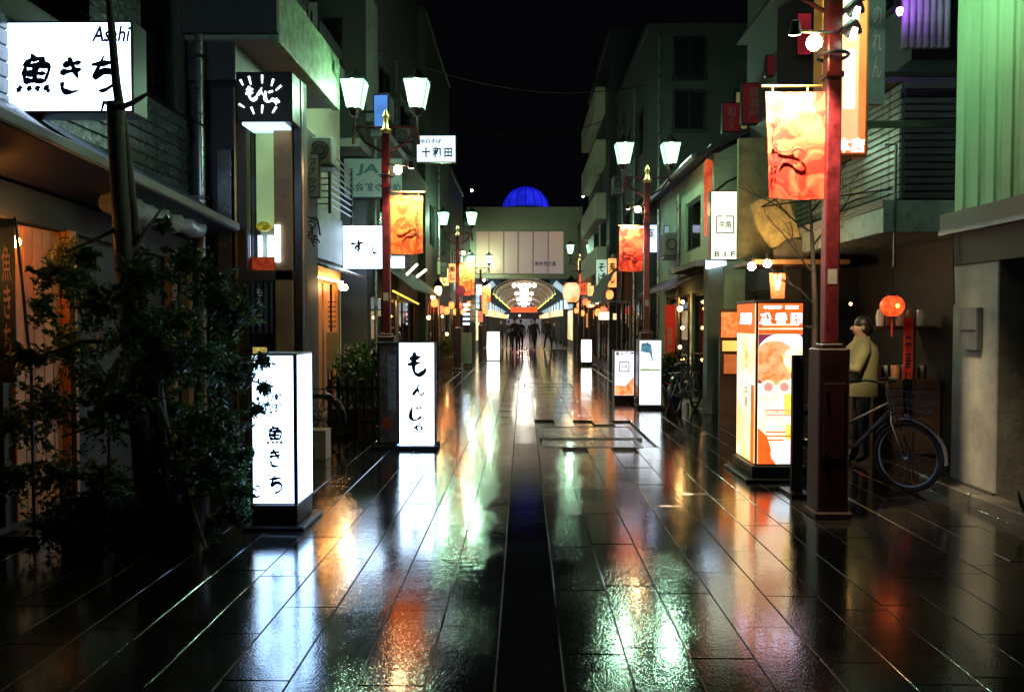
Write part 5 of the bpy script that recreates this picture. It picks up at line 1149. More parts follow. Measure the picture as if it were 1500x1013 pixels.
t, a, b = pxsign('side_blue_panel', 'dim blue grey lit panel on the wall right of the second right post', 'sign', 972, 372, 987, 330, 18.5, .1, emis('dim_blue', (.35, .5, .62), .5, var=.4, scale=3)); bracket(t, b.x - .02, 3.5, 18.55, b.z - .1)
# nearby warm items mid right
for i, (x0p, y0p, x1p, y1p, Y, col, s_, lab) in enumerate((
        (876, 456, 893, 469, 25, (1, .85, .55), 3, 'small warm white window sign low behind the dark parasol'),
        (897, 458, 904, 469, 25, (1, .8, .4), 1.4, 'narrow yellowish sign next to the small warm white one'),
        (697, 416, 706, 432, 34, (1, .95, .85), 4, 'small white lit sign right of the small orange banner'),
        (706, 428, 714, 460, 36, (1, .5, .12), 1.3, 'tall orange lit sign left of the arcade mouth'),
        (700, 455, 708, 472, 38, (1, .25, .12), 1.0, 'small reddish sign low on the left near the arcade'),
        (640, 382, 646, 402, 27, (.5, .6, .3), .4, 'dim greenish vertical sign above the left lantern'),
        (846, 378, 852, 396, 38, (1, .55, .2), 1.6, 'small orange lit window sign on the last right house'),
        (858, 458, 862, 480, 30, (1, .35, .1), .8, 'narrow orange sign beside the right hand wall'))):
    t, a, b = pxsign('far_shop_sign', lab, 'sign', x0p, y1p, x1p, y0p, Y, .1, emis('fs_%d' % i, col, s_, var=.3, scale=4))
    sgn = -1 if a.x < 0 else 1; bracket(t, *(sorted((b.x if sgn > 0 else a.x, sgn * 3.05))), Y + .04, (a.z + b.z) / 2)
rnd = random.Random(31)
where = {-1: 'left', 1: 'right'}
for s_ in (-1, 1):
    for i in range(9):
        Y = 25.5 + i * 2.0; X = s_ * (2.85 if s_ < 0 else 2.75)
        col = rnd.choice([(1, .25, .06), (1, .5, .15), (1, .8, .5), (1, .12, .05)]); z = rnd.uniform(1.9, 2.5)
        t = thing('eave_lantern', 'small glowing paper lantern, number %s along the far %s eaves counting from the near end' % (['one', 'two', 'three', 'four', 'five', 'six', 'seven', 'eight', 'nine'][i], where[s_]), 'lantern', (X, Y, z), 'lanterns under the far eaves')
        c = Vector((X, Y, z)); part('paper', MB().lathe([(.06, -.14), (.11, -.08), (.12, 0), (.11, .08), (.06, .14)], c, 12), emis('eave_paper_%d' % (i % 4), col, 3.0, var=.3), t)
        part('hanger', MB().tube([c + Vector((0, 0, .14)), c + Vector((0, 0, .3)), c + Vector((s_ * .3, 0, .3))], .008, 5), K['black'], t)
    for i in range(7):
        Y = 24.8 + i * 2.7; z0 = rnd.uniform(2.6, 3.2); hh = rnd.uniform(.5, 1.1); w0 = rnd.uniform(.25, .45)
        xa = s_ * 2.9; xb = s_ * (2.9 - w0); col = rnd.choice([(1, .35, .1), (1, .85, .7), (1, .15, .05), (.6, .9, .7), (1, .7, .25)])
        if s_ < 0 and 24 < Y < 26.5: continue
        t = sign('far_side_sign', 'upright lit shop sign, %s in the far row on the %s side' % (['first', 'second', 'third', 'fourth', 'fifth', 'sixth', 'seventh'][i], where[s_]), 'sign', min(xa, xb), z0, max(xa, xb), z0 + hh, Y, .12, emis('far_face_%d%d' % (i, s_ + 1), col, rnd.uniform(.7, 2.2), var=.4, scale=5), group='far lit side signs')
        letters(rnd.choice(['酒', '寿\nし', '茶', '食\n堂', 'そ\nば']), ((xa + xb) / 2, Y - .005, z0 + hh / 2), w0 * .6, hh * .7, K['ink'], t, bold=.03)
# pipes, meter boxes and air conditioners on the upper walls
n_ac = 0
for (own, s_, xf, ys, zs) in ((l3, -1, 3.15, (17.2, 20.0), (3.0, 5.9)), (l4, -1, 2.95, (27.8,), (3.1,)), (r3, 1, 3.35, (17.6,), (3.0,)), (r4, 1, 3.1, (22.6, 25.2), (3.2, 5.6)), (r5, 1, 2.9, (30.5,), (3.0,))):
    for y in ys:
        part('downpipe', MB().tube([(s_ * (xf - .05), y - .5, 0.1), (s_ * (xf - .05), y - .5, 4.3 if own is r3 else 8)], .04, 8), MATS['zinc_pipe'], own)
        for z in zs:
            n_ac += 1; x = s_ * (xf - .02); x2 = s_ * (xf - .32)
            t = thing('air_conditioner', 'air conditioner unit on the %s upper wall, %s from the near end' % (where[s_], ['first', 'second', 'third', 'fourth', 'fifth', 'sixth', 'seventh', 'eighth', 'ninth', 'tenth', 'eleventh', 'twelfth'][n_ac - 1]), 'air conditioner', ((x + x2) / 2, y, z), 'air conditioners on the upper walls')
            part('casing', MB().box(x, y - .35, z, x2, y + .35, z + .5), K['ltgrey'], t, bevel=.02)
            part('fan_grille', MB().torus(((x + x2) / 2, y - .36, z + .25), .11, .012), K['black'], t)
            part('bracket', MB().box(s_ * xf, y - .3, z - .05, x2, y + .3, z - .004), K['steel'], t)
for i, (p0, p1, sag) in enumerate((((-3.1, 16.5, 7.2), (3.1, 20.5, 7.6), .5), ((-2.95, 26, 8.2), (2.9, 28, 8.6), .6), ((-3.3, 12.5, 5.9), (-3.05, 24, 6.4), .35))):
    a_, b_ = Vector(p0), Vector(p1)
    single('overhead_cable', MB().tube([a_.lerp(b_, k / 12) + Vector((0, 0, -sag * 4 * (k / 12) * (1 - k / 12))) for k in range(13)], .012, 5), K['rubber'], ['thin black cable crossing the street beyond the first left lamp', 'thin black cable crossing the street farther up near the arcade', 'thin black cable running along the left upper walls'][i], 'cable')
# red lantern on right before arcade
lt = thing('large_red_lantern', 'large red lit lantern hanging on the right before the arcade', 'lantern', at(836, 445, 34)); c = at(837, 428, 34)
part('paper', MB().lathe([(.18, -.42), (.30, -.34), (.36, -.1), (.36, .12), (.30, .32), (.18, .40)], c, 20), emis('big_lantern', (1, .22, .06), 2.0, col2=(1, .5, .3), scale=2), lt)
part('cap', MB().lathe([(.40, .40), (.2, .52), (.04, .7)], c, 12), K['black'], lt); part('lower_cap', MB().lathe([(.15, -.5), (.18, -.42)], c, 12), K['black'], lt)
part('hanger', MB().tube([c + Vector((0, 0, .6)), c + Vector((.0, 0, .9)), (2.95, 34, c.z + .9)], .02, 6), K['black'], lt)
for i, (px, py, Y) in enumerate(((866, 447, 27), (872, 445, 28), (1204, 0, 0))[:2]):
    single('shop_bulb', MB().ball(at(px + i * 3, py, Y), .06 - .02 * i, 10), E_bulbs, ('larger' if i == 0 else 'smaller') + ' warm bulb above the far rounded sign on the right', 'lamp')
for i in range(5):
    single('striped_light', MB().box(*(lambda p: (p.x - .12, p.y, p.z - .04, p.x + .12, p.y + .03, p.z + .04))(at(683, 446 + i * 7, 30))), E_white if i % 2 == 0 else E_cool, 'rung %s from the top of the white light column beside the second left post' % ['first', 'second', 'third', 'fourth', 'fifth'][i], 'lamp', 'white light rungs')
# dark parasol / awning right
ps = thing('dark_parasol', 'dark awning with a curved edge in front of the far right shops', 'awning', (2.75, 24.5, 1.9))
mb = MB(); pr2 = [(3.1, 3.35), (2.9, 3.25), (2.55, 2.95), (2.3, 2.5), (2.2, 2.15)]
for i in range(4):
    (xa, za), (xb, zb_) = pr2[i], pr2[i + 1]; k = len(mb.v)
    mb.hexa([(xb, 22.5, zb_), (xa, 22.5, za), (xa, 26.5, za), (xb, 26.5, zb_), (xb, 22.5, zb_ + .03), (xa, 22.5, za + .03), (xa, 26.5, za + .03), (xb, 26.5, zb_ + .03)])
part('canvas', mb, pbr('black_green_canvas', (.01, .016, .012), .6), ps)
part('frame', MB().tube([(3.1, 22.5, 2.15), (2.2, 22.5, 2.15), (2.2, 26.5, 2.15), (3.1, 26.5, 2.15)], .02, 6), K['steel'], ps)

# ------------------------------------------------------------------ NEAR TREE
tr = thing('street_tree', 'dark bushy tree with two trunks in the left foreground', 'tree', at(225, 835, 5.5))
def P5(lst, Y=5.5): return [at(x, y, Y + dy) for x, y, dy in lst]
part('trunk', MB().tube(P5([(232, 846, 0), (215, 700, .02), (200, 560, .02), (183, 400, 0), (174, 260, 0), (168, 150, 0)]), [.13, .085, .07, .062, .058, .055], 12), K['bark'], tr)
part('trunk', MB().tube(P5([(262, 842, .05), (238, 640, .06), (214, 480, .08), (196, 330, .08), (182, 200, .05), (170, 120, .02), (160, 0, 0), (157, -60, 0)]), [.09, .06, .045, .04, .036, .03, .024, .02], 10), K['bark'], tr)
br = MB()
for pts in ([(172, 160, 0), (195, 150, -.05), (215, 138, -.1), (250, 160, -.15), (300, 185, -.2)], [(178, 330, 0), (140, 350, -.1), (95, 370, -.2)], [(190, 430, 0), (250, 400, .1), (330, 390, .15)], [(195, 500, 0), (120, 500, -.2), (60, 520, -.3)],
            [(205, 560, 0), (280, 540, .2), (380, 560, .2)], [(212, 650, 0), (280, 660, .1), (370, 690, .1)], [(212, 640, 0), (150, 620, -.1), (90, 640, -.2)], [(168, 155, 0), (152, 150, 0), (148, 165, 0)], [(185, 380, 0), (220, 330, .1), (240, 300, .2)]):
    br.tube(P5(pts), [.022 - .016 * i / (len(pts) - 1) for i in range(len(pts))], 6)
part('branches', br, K['bark'], tr, kind='stuff')
lf = MB(); rn = random.Random(11)
clumps = [(75, 400, 26), (105, 405, 30), (140, 435, 44), (120, 375, 24), (215, 405, 42), (275, 385, 36), (310, 420, 44), (345, 460, 44), (200, 490, 60), (100, 510, 50), (300, 520, 60), (345, 545, 32), (384, 528, 15), (388, 566, 11), (378, 600, 13),
          (320, 620, 44), (245, 600, 44), (150, 600, 60), (70, 590, 40), (335, 700, 34), (352, 750, 20), (300, 700, 40), (90, 690, 44), (160, 700, 48), (250, 690, 36), (250, 470, 44), (325, 660, 30), (358, 665, 15), (352, 720, 18), (60, 450, 26), (240, 330, 14), (30, 620, 44), (40, 520, 26), (80, 770, 44), (170, 780, 46), (250, 770, 40), (310, 770, 34), (20, 700, 40), (130, 740, 50), (210, 740, 50), (160, 560, 50), (250, 540, 40), (280, 640, 44)]
twigs = []
for cx, cy, rp_ in clumps:
    r = rp_ / 212.; cdep = rn.uniform(-.25, .35) if cx < 350 else rn.uniform(.05, .3); c = at(cx, cy, 5.5 + cdep)
    for k in range(int(12 + rp_ / 1.6)):     # sprigs inside the clump, leaves in sprays along them
        d = Vector((rn.gauss(0, 1), rn.gauss(0, 1), rn.gauss(0, .8))).normalized()
        s0_ = c + d * r * rn.uniform(0, .5); s1_ = s0_ + (d + Vector((0, 0, -.15))) * r * rn.uniform(.5, 1.0)
        twigs.append((s0_, s1_))
        L = int((s1_ - s0_).length / .013) + 3
        for j in range(L):
            p = s0_.lerp(s1_, j / L) + Vector((rn.gauss(0, .014), rn.gauss(0, .014), rn.gauss(0, .014)))
            e = Euler((rn.uniform(-1, 1), rn.uniform(-1, 1), rn.uniform(0, 6.28))).to_matrix(); s = rn.uniform(.016, .038)
            n = len(lf.v)
            lf.v += [tuple(p + e @ Vector(q)) for q in ((-s, 0, 0), (-s * .2, -s * .5, s * .12), (s, 0, -s * .15), (-s * .2, s * .5, s * .12))]; lf.f += [(n, n + 1, n + 2), (n, n + 2, n + 3)]
part('foliage', lf, K['leaf'], tr, kind='stuff')
tw = MB()
for s0_, s1_ in twigs[::2]: tw.tube([s0_, s1_], [.004, .002], 4)
part('twigs', tw, K['bark'], tr, kind='stuff')
print('leaves', len(lf.f) // 2)
def stake(p0, p1, r, label, mat):
    single('support_stake', MB().tube([p0, p1], r, 8), mat, label, 'stake', 'stakes round the near tree')
m_cane = pbr('wet_cane', (.14, .13, .11), .25, var=.4, rvar=.1)
stake(at(300, 800, 5.35), at(232, 590, 5.3), .014, 'long leaning stake reaching the ground right of the trunks', m_cane)
stake(at(252, 830, 5.4), at(236, 560, 5.35), .011, 'upright thin stake just right of the trunks', m_cane)
stake(at(158, 720, 5.3), at(162, 560, 5.3), .009, 'thin upright cane left of the trunks', m_cane)
stake(at(262, 684, 5.2), at(308, 665, 5.2), .009, 'short pale stick pointing at the lit sign', pbr('pale_stick', (.45, .45, .42), .3))
for i, (px, py, r, h, lab) in enumerate(((275, 822, .14, .34, 'black plastic pot at the foot of the tree on the right'), (200, 838, .2, .3, 'wide dark tub round the tree trunks'), (110, 815, .17, .3, 'dark pot at far left below the tree'))):
    p = at(px, py, 5.5); p.z = 0; p.y += .05 * i
    t = thing('plant_pot', lab, 'pot', p, 'pots under the near tree')
    part('pot', MB().lathe([(r * .75, 0), (r, h), (r * 1.05, h + .02), (r * .9, h + .02), (r * .86, h - .03)], p, 18), K['black'], t)
    part('soil', MB().lathe([(r * .85, h - .06), (r * .85, h - .04)], p, 12), K['bark'], t)
# low shrub beneath
sh = thing('low_shrub', 'low leafy shrub under the lit fish sign at its left foot', 'shrub', at(360, 765, 5.8))
part('foliage', leafball(at(345, 735, 5.85), .12, .12, .2, 500, .026, 5), K['leaf'], sh, kind='stuff'); part('stem', MB().tube([at(352, 775, 5.85), at(352, 720, 5.85)], .01, 5), K['bark'], sh)
sh = thing('wall_shrub', 'yellow green shrub catching the orange light by the far left entrance', 'shrub', (-3.3, 6.6, 0))
part('foliage', leafball(at(105, 385, 6.2), .17, .16, .22, 800, .028, 6), pbr('yellow_leaf', (.12, .14, .02), .4, var=.4, scale=4, translucent=.4), sh, kind='stuff'); part('stem', MB().tube([(at(105, 420, 6.2).x, 6.2, 0), at(105, 385, 6.2)], .02, 6), K['bark'], sh)
# nobori flag at far left edge
nf = thing('vertical_flag', 'dark vertical flag with pinkish characters on a black pole at the left edge', 'flag', at(30, 600, 5.7))
p = at(2, 560, 5.7); q = at(20, 320, 5.7)
part('cloth', MB().box(p.x, 5.7, p.z, q.x, 5.708, q.z), K['navy'], nf); part('pole', MB().tube([at(46, 545, 5.7), at(22, 318, 5.7)], .012, 8), K['black'], nf)
letters('魚\nき\nち', ((p.x + q.x) / 2, 5.698, (p.z + q.z) / 2), .07, .8, pbr('pink_cloth_print', (.55, .3, .25), .6), nf)
part('base', MB().box(q.x - .1, 5.6, 0, q.x + .2, 5.8, .06), K['black'], nf); part('lower_pole', MB().tube([(at(46, 545, 5.7).x, 5.7, at(46, 545, 5.7).z), (at(46, 545, 5.7).x, 5.7, .06)], .012, 8), K['black'], nf)

# ------------------------------------------------------------------ SMALL STREET ITEMS
# bare tree near right post
bt = thing('bare_tree', 'small bare tree with thin dark branches behind the nearest right post', 'tree', at(1192, 700, 8.6))
b0 = at(1192, 690, 8.6); b0.z = 0
part('trunk', MB().tube([b0, at(1192, 560, 8.6), at(1194, 450, 8.6), at(1190, 360, 8.6), at(1187, 300, 8.6)], [.045, .035, .03, .022, .012], 8), K['bark'], bt)
br = MB(); rn = random.Random(5)
def grow(p, d, L, r, k):
    pts = [p]; 
    for i in range(4):
        d = (d + Vector((rn.gauss(0, .16), rn.gauss(0, .16), rn.gauss(.03, .14)))).normalized(); pts.append(pts[-1] + d * L / 4)
    br.tube(pts, [r, r * .85, r * .7, r * .55, r * .4], 5)
    if k: 
        for i in (2, 3, 4): grow(pts[i], (d + Vector((rn.gauss(0, .6), rn.gauss(0, .6), rn.gauss(.1, .4)))).normalized(), L * .55, r * .5, k - 1)
for (px, py, dx, dz) in ((1194, 450, -1, .8), (1192, 400, -.8, .9), (1190, 360, .7, .9), (1190, 340, -.9, .5), (1187, 300, -.2, 1), (1194, 480, -.9, .3), (1188, 310, .6, .7)):
    grow(at(px, py, 8.6), Vector((dx, rn.uniform(-.4, .4), dz)).normalized(), .55, .013, 2)
part('branches', br, K['bark'], bt, kind='stuff')
# low picket fence and planter behind monja sign
pk = thing('picket_fence', 'low dark picket fence with wet rails behind the dark picture board', 'fence', at(530, 600, 11.2))
for i in range(9): part('picket', MB().box(-2.75 + i * .12, 11.2, 0, -2.71 + i * .12, 11.23, .78), K['black'], pk, bevel=.004)
part('rail', MB().box(-2.8, 11.23, .62, -1.72, 11.26, .68).box(-2.8, 11.23, .15, -1.72, 11.26, .2), K['black'], pk)
hg = thing('dark_hedge', 'dark rounded hedge in a planter behind the picket fence', 'shrub', (-2.5, 12.0, 0))
part('foliage', leafball((-2.45, 12.0, .75), .45, .4, .55, 1800, .05, 9), K['leaf'], hg, kind='stuff'); part('planter', MB().box(-2.9, 11.7, 0, -2.0, 12.3, .3), K['dkwood'], hg)
yb = thing('lit_hedge', 'yellow lit leafy planter left of the second left lamp post', 'shrub', at(648, 530, 29))
c = at(648, 505, 28); part('foliage', leafball((c.x, 28, .7), .45, .4, .45, 900, .07, 19), pbr('yellow_leaf', (.12, .14, .02), .4, var=.4, scale=4, translucent=.4), yb, kind='stuff'); part('planter', MB().box(c.x - .45, 27.7, 0, c.x + .45, 28.3, .32), K['wood'], yb)
single('planter_bulb', MB().ball((c.x + .2, 27.6, 1.15), .05, 8), E_bulbs, 'small warm lamp over the yellow lit planter', 'lamp')
# cardboard box
cb = thing('cardboard_box', 'brown cardboard box standing on the wet paving behind the near lit sign', 'box', at(464, 672, 9.1))
p = at(451, 671, 9.1); q = at(477, 631, 9.1)
part('carton', MB().box(p.x, 9.1, 0, q.x, 9.35, q.z), K['card'], cb, bevel=.004); part('tape', MB().box((p.x + q.x) / 2 - .02, 9.097, 0.02, (p.x + q.x) / 2 + .02, 9.0995, q.z), pbr('tape', (.45, .36, .22), .3), cb)
part('flap', MB().box(p.x, 9.09, q.z - .005, q.x, 9.36, q.z + .006), K['card'], cb)

# ------------------------------------------------------------------ BICYCLES (built along local +x, then turned)
def bicycle(loc, rz, label, cover_=False, paint=None):
    t = thing('bicycle', label, 'bicycle', (0, 0, 0)); r = .33; wb = 1.06; paint = paint or pbr('bike_paint', (.16, .16, .18), .3, metal=.6)
    for cx in (0, wb):
        wh = part('wheel', MB().torus((cx, 0, r), r - .02, .02, n=40, m=8), K['rubber'], t)
        part('rim', MB().torus((cx, 0, r), r - .05, .011, n=40, m=6), K['steel'], wh)
        sp = MB()
        for i in range(18):
            a_ = i * math.pi / 9; sp.tube([(cx + .02 * math.cos(a_ + 1), .02 * (-1) ** i, r + .02 * math.sin(a_ + 1)), (cx + (r - .05) * math.cos(a_), 0, r + (r - .05) * math.sin(a_))], .0015, 4)
        part('spokes', sp, K['steel'], wh, kind='stuff'); part('hub', MB().lathe([(.025, -.04), (.025, .04)], (cx, 0, r), 10, 'y'), K['chrome'], wh)
        fm = MB(); 
        for o in (-.025, .025): pass
        a0_, a1_ = (20, 190) if cx == 0 else (-5, 150)
        pts = [(cx + (r + .025) * math.cos(R(a_)), 0, r + (r + .025) * math.sin(R(a_))) for a_ in range(a0_, a1_, 8)]
        for i in range(len(pts) - 1):
            p, q = Vector(pts[i]), Vector(pts[i + 1]); yv = Vector((0, .028, 0)); u = Vector((p.x - cx, 0, p.z - r)).normalized() * .004; k = len(fm.v)
            fm.hexa([p - yv, p + yv, q + yv, q - yv, p - yv + u, p + yv + u, q + yv + u, q - yv + u])
        part('mudguard', fm, K['chrome'], t)
    bb = Vector((.46, 0, .29)); seat = Vector((.30, 0, .78)); head = Vector((.90, 0, .76)); head2 = Vector((.86, 0, .92)); rear = Vector((0, 0, r)); fr = Vector((wb, 0, r))
    part('frame', MB().tube([seat, bb], .016, 8).tube([bb, head], .02, 8).tube([bb + Vector((-.08, 0, .25)), head + Vector((-.02, 0, .06))], .016, 8).tube([bb + Vector((0, .04, 0)), rear + Vector((0, .06, 0))], .010, 6).tube([bb + Vector((0, -.04, 0)), rear + Vector((0, -.06, 0))], .010, 6)
         .tube([seat, rear + Vector((0, .06, 0))], .009, 6).tube([seat, rear + Vector((0, -.06, 0))], .009, 6).tube([head + Vector((.01, 0, -.04)), head2], .022, 8), paint, t)
    part('fork', MB().tube([head, head + Vector((.03, .05, -.12)), fr + Vector((0, .055, 0))], .012, 6).tube([head, head + Vector((.03, -.05, -.12)), fr + Vector((0, -.055, 0))], .012, 6), K['chrome'], t)
    part('handlebar', MB().tube([head2, head2 + Vector((-.02, 0, .1))], .013, 8).tube([(.66, .28, 1.02), (.78, .24, 1.04), (.86, .12, 1.02), (.86, -.12, 1.02), (.78, -.24, 1.04), (.66, -.28, 1.02)], .012, 8), K['chrome'], t)
    for s in (-1, 1): part('grip', MB().tube([(.64, s * .285, 1.02), (.74, s * .262, 1.035)], .018, 8), K['rubber'], t)
    part('saddle', MB().lathe([(.02, -.05), (.10, -.03), (.11, .0), (.06, .03)], (.26, 0, .86), 12).tube([(.3, 0, .86), (.44, 0, .85)], [.06, .025], 8), K['black'], t); part('seat_post', MB().tube([seat, (.28, 0, .84)], .013, 8), K['chrome'], t)
    part('chain_guard', MB().tube([bb + Vector((.09, -.06, 0)), rear + Vector((-.02, -.06, .01))], [.07, .04], 8), K['chrome'], t)
    part('crank', MB().tube([bb + Vector((0, -.1, 0)), bb + Vector((.12, -.1, -.12))], .01, 6).tube([bb + Vector((0, .1, 0)), bb + Vector((-.12, .1, .12))], .01, 6), K['chrome'], t)
    for s in (-1, 1): part('pedal', MB().box(bb.x - s * .12 - .04, s * .1, bb.z + s * .12 - .012, bb.x - s * .12 + .04, s * .1 + s * .08, bb.z + s * .12 + .012), K['rubber'], t)
    rk = MB()
    for y in (-.06, 0, .06): rk.tube([(.22, y, .72), (-.2, y, .72)], .005, 5)
    for x in (.22, 0, -.2): rk.tube([(x, -.06, .72), (x, .06, .72)], .005, 5)
    rk.tube([(-.1, .06, .72), (0, .07, r)], .005, 5).tube([(-.1, -.06, .72), (0, -.07, r)], .005, 5); part('rear_rack', rk, K['chrome'], t)
    part('kickstand', MB().tube([(0, .07, r), (-.08, .16, .01)], .008, 6), K['chrome'], t)
    # wire basket
    bk = MB()
    for z, e in ((.72, 0), (.80, .012), (.88, .024), (.96, .036)):
        bk.tube([(.94, -.15 - e, z), (1.22 + e, -.15 - e, z), (1.22 + e, .15 + e, z), (.94, .15 + e, z), (.94, -.15 - e, z)], .0035, 4)
    for i in range(8):
        y = -.15 + .3 * i / 7; bk.tube([(1.22, y, .72), (1.256, y * 1.24, .96)], .0025, 4); bk.tube([(.94, y, .72), (.94, y * 1.24, .96)], .0025, 4)
        x = .94 + .28 * i / 7; bk.tube([(x, -.15, .72), (x, -.186, .96)], .0025, 4); bk.tube([(x, .15, .72), (x, .186, .96)], .0025, 4); bk.tube([(x, -.15, .72), (x, .15, .72)], .0025, 4)
    part('basket', bk, K['black'], t)
    part('headlight', MB().tube([(1.0, .05, .70), (1.05, .05, .70)], [.02, .03], 8), K['chrome'], t)
    part('reflector', MB().lathe([(.025, 0), (.025, .01)], (-.35, 0, .55), 8, 'x'), pbr('red_reflector', (.6, .02, .02), .2), t)
    if cover_: part('rain_cover', leafless_cover(), K['white'], t)
    t.location = loc; t.rotation_euler = (0, 0, rz); return t
def leafless_cover():
    m = MB(); m.tube([(.62, .33, 1.0), (.7, .2, 1.06), (.78, 0, 1.08), (.7, -.2, 1.06), (.62, -.33, 1.0)], [.05, .09, .1, .09, .05], 10); return m
a = Vector((2.98, 8.35, 0)); b = Vector((3.60, 7.50, 0))
bicycle(a, math.atan2(b.y - a.y, b.x - a.x), 'city bicycle with a wire basket parked by the near right post')
bicycle((-2.65, 10.25, 0), R(176), 'bicycle with a grey rain cover on its handlebar parked behind the near lit sign', True, pbr('dark_bike_paint', (.05, .05, .06), .3))
bicycle((2.6, 13.6, 0), R(60), 'dark bicycle parked in shadow before the glass door of the green house', False, pbr('dark_bike_paint', (.05, .05, .06), .3))

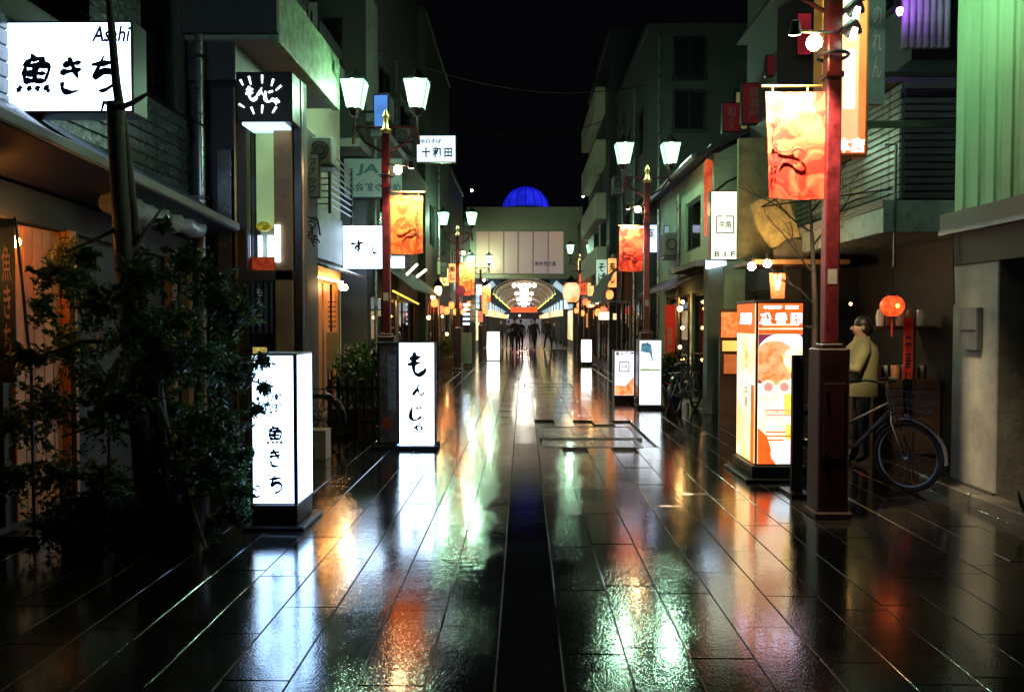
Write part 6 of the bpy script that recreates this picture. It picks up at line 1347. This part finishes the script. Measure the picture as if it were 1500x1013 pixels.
# ------------------------------------------------------------------ PEOPLE
def person(loc, rz, label, top, bottom, h=1.68, reach=0, stride=.12, detail=False, cap=None, mat_skin=None):
    """joints in metres at 1.70 m; faces +y before turning; one skinned surface"""
    k = h / 1.70; V = []; Eg = []; Rd = []
    def n(x, y, z, r, r2=None, par=None):
        V.append((x * k, y * k, z * k)); Rd.append((r * k, (r2 or r) * k)); i = len(V) - 1
        if par is not None: Eg.append((par, i))
        return i
    pel = n(0, 0, .93, .145, .11); wa = n(0, 0, 1.08, .13, .10, pel); chs = n(0, .01, 1.28, .165, .115, wa); ne0 = n(0, 0, 1.42, .10, .08, chs); ne = n(0, .01, 1.48, .052, .052, ne0)
    hd = n(0, .03, 1.56, .082, .088, ne); hd2 = n(0, .025, 1.65, .08, .088, hd)
    for s in (-1, 1):
        hp = n(s * .09, 0, .86, .095, .10, pel); kn = n(s * .10, s * stride * .6 + .02, .48, .062, .065, hp); an = n(s * .10, s * stride, .10, .042, .045, kn); n(s * .11, s * stride + .13, .04, .036, .032, an)
        sh_ = n(s * .17, 0, 1.38, .068, .065, chs)
        if reach:
            el = n(s * .22, .10, 1.13, .048, .048, sh_); wr = n(s * .15, .34, 1.17 + .06 * s, .034, .034, el)
        else:
            el = n(s * .215, -s * stride * .5, 1.10, .05, .05, sh_); wr = n(s * .21, -s * stride * .8 + .06, .87, .036, .036, el)
        d = Vector((0, 1, .05)) if reach else Vector((0, .1, -1))
        base = Vector(V[wr]) / k; pm = base + d * .06
        pi_ = n(*pm, .032, .02, wr)
        if detail:
            for f in range(4):
                o = Vector((0, 0, (.027 - .018 * f))) if reach else Vector((0, (.027 - .018 * f), 0)); L = (.07, .08, .075, .058)[f]
                a1 = pm + o + d * .03; a2 = a1 + d * L * .55 + Vector((-s * .012, 0, 0)); a3 = a2 + d * L * .4 + Vector((-s * .02, 0, -.01))
                i1 = n(*a1, .009, .009, pi_); i2 = n(*a2, .0085, .0085, i1); n(*a3, .007, .007, i2)
            o = Vector((-s * .02, 0, .03)) if reach else Vector((0, .035, .0)); i1 = n(*(base + d * .03 + o), .011, .011, wr); n(*(base + d * .065 + o * 1.5), .009, .009, i1)
        else: n(*(pm + d * .08), .022, .014, pi_)
    me = bpy.data.meshes.new('body'); me.from_pydata(V, Eg, []); ob = bpy.data.objects.new('body_tmp', me); COL.objects.link(ob)
    sm = ob.modifiers.new('s', 'SKIN'); sm.use_smooth_shade = True
    for i, r in enumerate(Rd): me.skin_vertices[0].data[i].radius = r; me.skin_vertices[0].data[i].use_root = (i == 0)
    ss = ob.modifiers.new('d', 'SUBSURF'); ss.levels = 2 if detail else 1; ss.render_levels = ss.levels
    bpy.context.view_layer.update(); dg = bpy.context.evaluated_depsgraph_get(); m2 = bpy.data.meshes.new_from_object(ob.evaluated_get(dg)); bpy.data.objects.remove(ob)
    t = thing('person', label, 'person', (0, 0, 0))
    for m_ in (top, bottom, mat_skin or K['skin'], K['black']): m2.materials.append(m_)
    for p in m2.polygons:
        c = p.center / k; p.use_smooth = True
        hand = (c.y > .33 and c.z > 1) if reach else (c.z < .86 and abs(c.x) > .21)
        p.material_index = 3 if c.z < .085 else 1 if (c.z < .84 and not hand) else 2 if (c.z > 1.455 or hand) else 0
    b = bpy.data.objects.new('body', m2); COL.objects.link(b); b.parent = t
    hr = MB().lathe([(.098 * math.sin(R(a_)) * k, (.028 + .105 * math.cos(R(a_)) - .03) * k) for a_ in range(100, 0, -12)] + [(.002, .105 * k)], (0, -.005 * k, 1.64 * k), 16)
    if detail: hr.ball((0, -.03 * k, 1.60 * k), .092 * k, 12, 1.05)
    part('hair', hr, K['hair'], t)
    if detail:
        fc = MB().tube([(0, .105 * k, 1.62 * k), (0, .135 * k, 1.585 * k), (0, .108 * k, 1.575 * k)], [.008, .014, .008], 6); part('nose', fc, K['skin'], t)
        for s in (-1, 1):
            part('ear', MB().ball((s * .088 * k, .015 * k, 1.6 * k), .024, 8, 1.3), K['skin'], t); part('eye', MB().ball((s * .033 * k, .108 * k, 1.622 * k), .009, 8), K['black'], t)
        part('mouth', MB().tube([(-.022 * k, .108 * k, 1.545 * k), (.022 * k, .108 * k, 1.545 * k)], .005, 6), pbr('lip', (.3, .1, .09), .5), t)
        # jacket: collar, hem and a zip following the trunk
        part('jacket', MB().lathe([(.185 * k, .80 * k), (.19 * k, .86 * k), (.178 * k, 1.0 * k), (.182 * k, 1.15 * k), (.192 * k, 1.28 * k), (.17 * k, 1.38 * k), (.10 * k, 1.45 * k), (.085 * k, 1.50 * k)], (0, .005, 0), 20), top, t)
        slv = MB()
        for s in (-1, 1): slv.tube([(s * .15 * k, 0, 1.40 * k), (s * .195 * k, .02 * k, 1.33 * k), (s * .21 * k, .06 * k, 1.22 * k), (s * .225 * k, .10 * k, 1.12 * k), (s * .20 * k, .2 * k, 1.14 * k), (s * .16 * k, .30 * k, (1.17 + .05 * s) * k)], [.06, .068, .062, .064, .054, .042], 12)
        part('sleeves', slv, top, t)
    if cap: part('cap', MB().lathe([(.108 * k, -.01), (.11 * k, .03), (.09 * k, .085), (.03, .115)], (0, .01, 1.66 * k), 14).tube([(0, .09 * k, 1.665 * k), (0, .17 * k, 1.65 * k)], [.07, .045], 8), cap, t)
    t.location = loc; t.rotation_euler = (0, 0, rz); return t
pp = at(1262, 600, 9.0)
person((pp.x, 9.0, 0), R(78), 'person in a cream jacket with dark hair standing with raised hands behind the bicycle', K['jacket'], K['cloth'], 1.62, 1, .04, True)
crowd = [(754, 40.5, 0, 1.75, 'person in dark clothes walking away in the middle of the arcade entrance'), (763, 42.5, .2, 1.65, 'person in dark clothes just right of the middle walker'), (745, 46, .1, 1.6, 'person in dark clothes left of the middle walker'),
         (783, 44, .4, 1.72, 'person striding in a dark coat right of the arcade centre'), (803, 45, .5, 1.7, 'person in dark clothes near the right side of the arcade mouth'), (778, 52, 0, 1.6, 'small distant person right of centre inside the arcade'),
         (734, 50, 0, 1.65, 'distant person near the left side inside the arcade'), (812, 47, .2, 1.55, 'short person beside the right wall of the arcade')]
for i, (px, Y, st, h, lab) in enumerate(crowd):
    p = at(px, 500, Y); person((p.x, Y, 0), R([0, 8, -10, 200, 150, 20, 180, 90][i]), lab, K['cloth'], K['cloth'], h, 0, .1 + st * .35)
pc = thing('carried_umbrella', 'dark purple umbrella held over the middle walkers', 'umbrella', at(754, 480, 40.6))
c = at(757, 486, 40.6); part('canopy', MB().lathe([(.5, 0), (.42, .12), (.25, .22), (.02, .27)], c, 8), pbr('umbrella_cloth', (.04, .02, .05), .5), pc); part('shaft', MB().tube([c + Vector((0, 0, .25)), c + Vector((0, 0, -.5))], .008, 5), K['steel'], pc)
